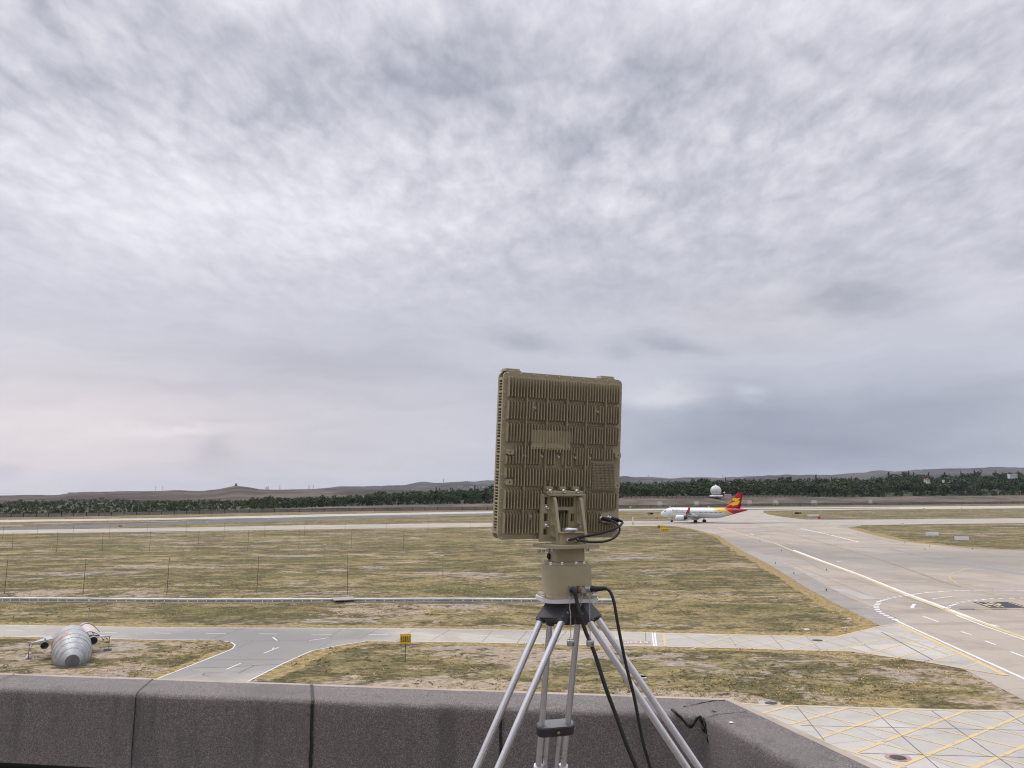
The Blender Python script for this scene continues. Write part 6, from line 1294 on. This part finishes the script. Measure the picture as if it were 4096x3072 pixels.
for zz_, lst, rx in ((zf(2384), [(300, 1100), (665, 1100), (1395, 1075), (1250, 1090)], 0), (zf(2249), [(455, 415), (710, 408), (1025, 400), (1200, 393)], 0)):
    for (x, y) in lst:
        px_, py_ = ZP(x, y+22); p = G(px_, py_, zz_)
        if b1 is None: b1 = c = obj('cap_screw', hb, M_steel, ru)
        else: c = b1.copy(); COL.objects.link(c)
        c.location = rel(p); c.scale = (1, 1, 1) if zz_ == zf(2384) else (.55, .55, .7)
for (x, y) in ((198, 125), (297, 122), (395, 112), (497, 100), (1265, 85)):
    px_, py_ = ZP(x, y-18); p = G(px_, py_, zf(2194)); c = b1.copy(); COL.objects.link(c); c.location = rel(p); c.rotation_euler = (math.pi, 0, 0); c.scale = (.85, .85, .85)
p = at(*ZP(425, 250), 3.42); mb = MB(); mb.ball(rel(p), .0135, 16, 10, (.8, 1, 1)); obj('black_knob', mb, M_rub, ru)
# box with the inner cable glands and a bright ring, standing on the base plate
pA_ = rel(at(*ZQ2(1285, 1130), 3.385)); Mq = Matrix.Rotation(R_(10), 3, 'Z'); zt0 = zf(2181)-ZD; hbx = .046
mb = MB(); mb.box(Vector((pA_.x, pA_.y+.02, zt0+hbx/2)), (.094, .05, hbx), 0, Mq); mb.box(Vector((pA_.x, pA_.y+.015, zt0+hbx+.0025)), (.104, .066, .005), 0, Mq); mb.box(Vector((pA_.x-.041, pA_.y-.006, zt0+hbx/2)), (.011, .02, hbx), 0, Mq); bevel(obj('cable_box', mb, M_olive, ru), .0015)
mb = MB(); mb.lathe([(.028, 0), (.033, 0), (.033, .0155), (.028, .0155), (.028, 0)], 36, Vector((pA_.x-.002, pA_.y+.012, zt0+hbx+.005))); obj('bright_ring', mb, M_steel, ru)
inner = []
for (x, y) in ((1250, 1142), (1362, 1138)):
    q = rel(at(*ZQ2(x, y), 3.376)); inner.append(q); mb = MB(); M_ = Matrix.Rotation(R_(90), 3, 'X'); mb.lathe([(.0105, -.006), (.0105, .003), (.0085, .003), (.0085, .008), (.0065, .010), (.0001, .010)], 12, q, M_); obj('cable_gland', mb, M_steel, ru)
def smooth(pts, k=8):
    P_ = [Vector(p) for p in pts]; out = []
    for i in range(len(P_)-1):
        a, b_, c, d_ = P_[max(i-1, 0)], P_[i], P_[i+1], P_[min(i+2, len(P_)-1)]
        for j in range(k):
            u = j/k; out.append(.5*((2*b_)+(c-a)*u+(2*a-5*b_+4*c-d_)*u*u+(3*b_-a-3*c+d_)*u**3))
    out.append(P_[-1]); return out
def jumper(px_, Ys, r):
    pts = [rel(at(*ZQ2(x, y), Y)) for (x, y), Y in zip(px_, Ys)]; mb = MB(); mb.path(smooth(pts), r, 10); mb.path(smooth(pts[:3])[:13], r*1.75, 10); obj('jumper_cable', mb, M_rub, ru)
jumper([(1795, 840), (1880, 868), (1955, 885), (1975, 915), (1900, 975), (1700, 1045), (1450, 1095), (1255, 1142)], [3.585, 3.57, 3.55, 3.53, 3.48, 3.43, 3.385, 3.352], .0052)
jumper([(1700, 855), (1780, 870), (1850, 890), (1925, 950), (1935, 1030), (1860, 1115), (1720, 1162), (1540, 1165), (1365, 1140)], [3.55, 3.53, 3.52, 3.51, 3.49, 3.46, 3.43, 3.385, 3.352], .0048)
# connectors low on the drum
def conn(x, y, Y, r, ln_, direc, mat, name, parent=ru, back=None):
    c = rel(at(*ZP(x, y), Y)); d_ = Vector(direc).normalized(); mb = MB(); mb.path([c-d_*.004, c+d_*ln_*.35], r*1.15, 12); mb.path([c+d_*ln_*.3, c+d_*ln_*.8], r*.98, 12); mb.path([c+d_*ln_*.8, c+d_*ln_], r, 12)
    o = obj(name, mb, mat, parent); return c, d_, o
YF = 3.318
for x, mat in ((925, M_nick), (1110, M_redg), (1270, M_nick)):
    c = rel(at(*ZP(x, 985), YF+.006+(x-925)*.00004)); mb = MB(); mb.box(c, (.028, .006, .028), YW); obj('connector_flange', mb, mat, ru)
c1, d1, _ = conn(935, 985, YF, .0125, .022, (.25, -1, -.15), M_cast2, 'cable_connector')
c2, d2, _ = conn(1130, 985, YF+.004, .0110, .030, (.28, -1, 0), M_nick, 'capped_connector')
c3, d3, _ = conn(1275, 960, YF+.008, .0125, .040, (.75, -.66, -.05), M_nick, 'cable_connector')
def chain(name, p0, p1, r=.0022, par=ru):
    mb = MB(); d_ = p1-p0; n = max(3, int(d_.length/.0062)); dn = d_.normalized(); u = dn.orthogonal().normalized(); w_ = dn.cross(u)
    for i in range(n):
        c = p0+d_*((i+.5)/n); a = u if i % 2 else w_; pts = [c+dn*.0046*math.cos(q)+a*r*math.sin(q) for q in [2*math.pi*k/8 for k in range(9)]]; mb.path(pts, .0007, 5, False)
    return obj(name, mb, M_steel, par)
def cap(x, y, Y, chn):
    q = rel(at(x, y, Y)); mb = MB(); mb.lathe([(.0001, -.012), (.0145, -.012), (.0155, -.010), (.0155, .009), (.0145, .011), (.0001, .011)], 20, q); o = obj('hanging_cap', mb, M_nick, ru)
    mb = MB(); mb.path([q+Vector((.005*math.cos(a), 0, .016+.005*math.sin(a))) for a in [2*math.pi*k/10 for k in range(11)]], .0009, 5); obj('cap_ring', mb, M_steel, ru)
    pts = [rel(at(*p, Y)) for p in chn]+[q+Vector((0, 0, .02))]
    for a, b_ in zip(pts, pts[1:]): chain('chain', a, b_)
cap(2283, 2571, 3.20, [ZP(860, 1080), ZP(880, 1250), ZP(875, 1390), ZP(895, 1500)]); cap(2361, 2573, 3.21, [ZP(1290, 1085), ZP(1318, 1180)])
pts = [rel(at(*ZP(*q), 3.285)) for q in ((1172, 985), (1160, 1110), (1140, 1230), (1120, 1350), (1110, 1200), (1095, 1085))]
for a, b_ in zip(pts, pts[1:]): chain('chain', a, b_)
# ---- the two long cables
def longcable(zz, pts, Ys, r, label, boot):
    P_ = [at(*zz(x, y), Y) for (x, y), Y in zip(pts, Ys)]; dd = (P_[-1]-P_[-2]).normalized(); k_ = (ZF_+.06-P_[-1].z)/dd.z; P_.append(P_[-1]+dd*k_); P_.append(Vector((P_[-1].x+.10, P_[-1].y-.12, ZF_+.012))); P_.append(Vector((P_[-1].x+.5, P_[-1].y-.6, ZF_+.012)))
    o = thing('power_cable', label, 'cable', P_[0]); sp_ = smooth(P_, 10); mb = MB(); mb.path([p-P_[0] for p in sp_], [r*(1+.05*mnoise.noise(p*30)) for p in sp_], 10); obj('sheath', mb, M_rub, o)
    k = boot; mb = MB(); q = [p-P_[0] for p in sp_[:k]]; mb.path(q, [.0135-(.0135-r*1.15)*(i/(k-1))**.8 for i in range(k)], 12); obj('strain_relief', mb, M_rub, o)
longcable(ZT, [(838, 125), (858, 150), (880, 245), (905, 340), (945, 470), (1030, 680), (1120, 960), (1220, 1230), (1310, 1480), (1400, 1690)], [3.297, 3.283, 3.27, 3.25, 3.235, 3.20, 3.16, 3.13, 3.10, 3.08], .0078, 'black power cable hanging from the left connector of the drum', 13)
longcable(ZT, [(1003, 118), (1050, 121), (1125, 118), (1165, 150), (1195, 235), (1215, 350), (1250, 540), (1300, 780), (1370, 1060), (1440, 1420), (1515, 1690)], [3.305, 3.29, 3.275, 3.265, 3.25, 3.235, 3.215, 3.19, 3.16, 3.13, 3.11], .0062, 'black power cable bowing out from the right connector of the drum', 22)

# ---- tripod: three legs of twin tubes
HB = Vector((AX.x, AX.y, ZD)); tp = thing('tripod', 'silver twin tube surveyor tripod with a dark cast head on the roof', 'tripod', (HB.x, HB.y, ZF_)); TO = Vector((HB.x, HB.y, ZF_)); tr_ = lambda p: Vector(p)-TO
mb = MB(); mb.lathe([(.001, -.065), (.055, -.065), (.075, -.04), (.078, -.003), (.001, -.003)], 28, tr_(HB)); mb.lathe([(.02, -.10), (.035, -.098), (.04, -.06)], 20, tr_(HB)); obj('head', mb, M_cast, tp)
LG = {'left': (((570, 380), (20, 1640), 3.40, 3.205), ((752, 385), (208, 1640), 3.315, 3.12)), 'right': (((972, 390), (1815, 1650), 3.355, 3.245), ((1046, 362), (1920, 1650), 3.455, 3.345)), 'back': (((645, 400), (545, 1640), 3.49, 3.80), ((886, 385), (760, 1640), 3.51, 3.825))}
TR = .0137
for nm, prs in LG.items():
    ends = []
    lab = {'left': 'leg splaying to the left', 'right': 'leg splaying to the right', 'back': 'rear leg with the grey spreader clamp'}[nm]
    leg = bpy.data.objects.new('leg', None); COL.objects.link(leg); leg.parent = tp; leg.empty_display_size = .1; leg['label'] = lab
    for (a, b_, Ya, Yb) in prs:
        A, B = at(*ZT(*a), Ya), at(*ZT(*b_), Yb); d_ = (B-A).normalized(); up0 = A-d_*.035; k = (ZF_+.03-A.z)/d_.z; ft = A+d_*k; ends.append((up0, A, ft, d_))
        mb = MB(); mb.path([tr_(up0), tr_(ft)], TR, 18); obj('tube', mb, M_tube, leg)
    (u1, a1, f1, d1_), (u2, a2, f2, d2_) = ends; sd = (a2-a1).normalized(); mid = (a1+a2)/2; dm = (d1_+d2_).normalized(); nrm = sd.cross(dm).normalized()
    if nrm.z < 0: nrm = -nrm
    Bm = Matrix((sd, nrm, dm)).transposed(); hw = (a2-a1).length/2
    mb = MB(); T_ = Matrix.Translation(tr_(mid)) @ Bm.to_4x4()
    mb.X = T_; w0, w1 = hw+.018, hw*.80+.010
    mb.add([(-w1, -.012, -.085), (w1, -.012, -.085), (w1, .016, -.085), (-w1, .016, -.085), (-w0, -.016, .006), (w0, -.016, .006), (w0, .020, .006), (-w0, .020, .006)], [(0, 1, 2, 3)[::-1], (4, 5, 6, 7), (0, 1, 5, 4), (1, 2, 6, 5), (2, 3, 7, 6), (3, 0, 4, 7)])
    bevel(obj('leg_clamp', mb, M_cast, leg), .006, 3)
    for s_ in (-1, 1):
        mb = MB(); mb.X = T_; mb.path([(s_*hw*.82, .0, -.075), (s_*hw, 0, .010)], [.016, .0205], 16); obj('sleeve', mb, M_cast, leg)
    # lower collar and foot
    mb = MB(); m1, m2 = f1, f2; mb.path([tr_(m1.lerp(a1, .04)), tr_((m1+m2)/2+Vector((0, 0, .02))), tr_(m2.lerp(a2, .04))], .014, 10); obj('foot', mb, M_cast, leg)
    if nm == 'back':
        ka = .72; pa = at(*ZT(578, 1300), 3.715); pb = at(*ZT(806, 1280), 3.735)
        c = (pa+pb)/2; ww = (pb-pa).length; mb = MB(); mb.X = Matrix.Translation(tr_(c)) @ Bm.to_4x4()
        mb.prism(rrect(ww+.050, .062, .028, 6), -.006, .036); o = bevel(obj('spreader_clamp', mb, M_cast, leg), .003); 
        mb = MB(); mb.X = Matrix.Translation(tr_(c)) @ Bm.to_4x4(); mb.prism(rrect(ww+.036, .052, .022, 6), -.0095, -.0055); obj('clamp_top', mb, M_cast2, leg)
        mb = MB(); mb.X = Matrix.Translation(tr_(c)) @ Bm.to_4x4(); mb.box((0, .012, .05), (ww*.55, .024, .034)); bevel(obj('clamp_foot', mb, M_cast, leg), .006, 3)
        mb = MB(); mb.X = Matrix.Translation(tr_(c)) @ Bm.to_4x4(); sgn = -1 if (Bm @ Vector((0, 1, 0))).y > 0 else 1; mb.lathe([(.0085, 0), (.008, .005), (.004, .009), (.0001, .009)], 6, (.008, sgn*.031, .015), Matrix.Rotation(R_(-90*sgn), 3, 'X')); obj('brass_bolt', mb, M_brass, leg)
        for s_ in (-.26, .20):
            mb = MB(); mb.X = Matrix.Translation(tr_(c)) @ Bm.to_4x4(); mb.path([(s_*ww, .004, .05), (s_*ww*.95, .004, .36)], .0098, 12); obj('inner_tube', mb, M_tube, leg)
        for (x, y, Y) in ((545, 1640, 3.80), (760, 1640, 3.825)):
            q = at(*ZT(x, y), Y); mb = MB(); mb.X = Matrix.Translation(tr_(q)) @ Bm.to_4x4(); mb.lathe([(.0142, -.004), (.021, -.002), (.021, .05), (.0142, .05)], 18); obj('lock_collar', mb, M_plate, leg)

# ================================================================== THE AIR
hm, ht, hb_ = newmat('haze_air'); ht.nodes.clear()
HAZE = 3.8e-5
vol = node(ht, "ShaderNodeVolumePrincipled", {"Color": (.72, .80, .95, 1), "Density": HAZE, "Anisotropy": .3})
ht.links.new(vol.outputs[0], node(ht, 'ShaderNodeOutputMaterial').inputs[1])
mb = MB(); mb.box((0, 2500, 174.0), (22000, 22000, 352)); tag(obj('haze', mb, hm), 'thin pale haze over the far hills', 'haze', kind='stuff')
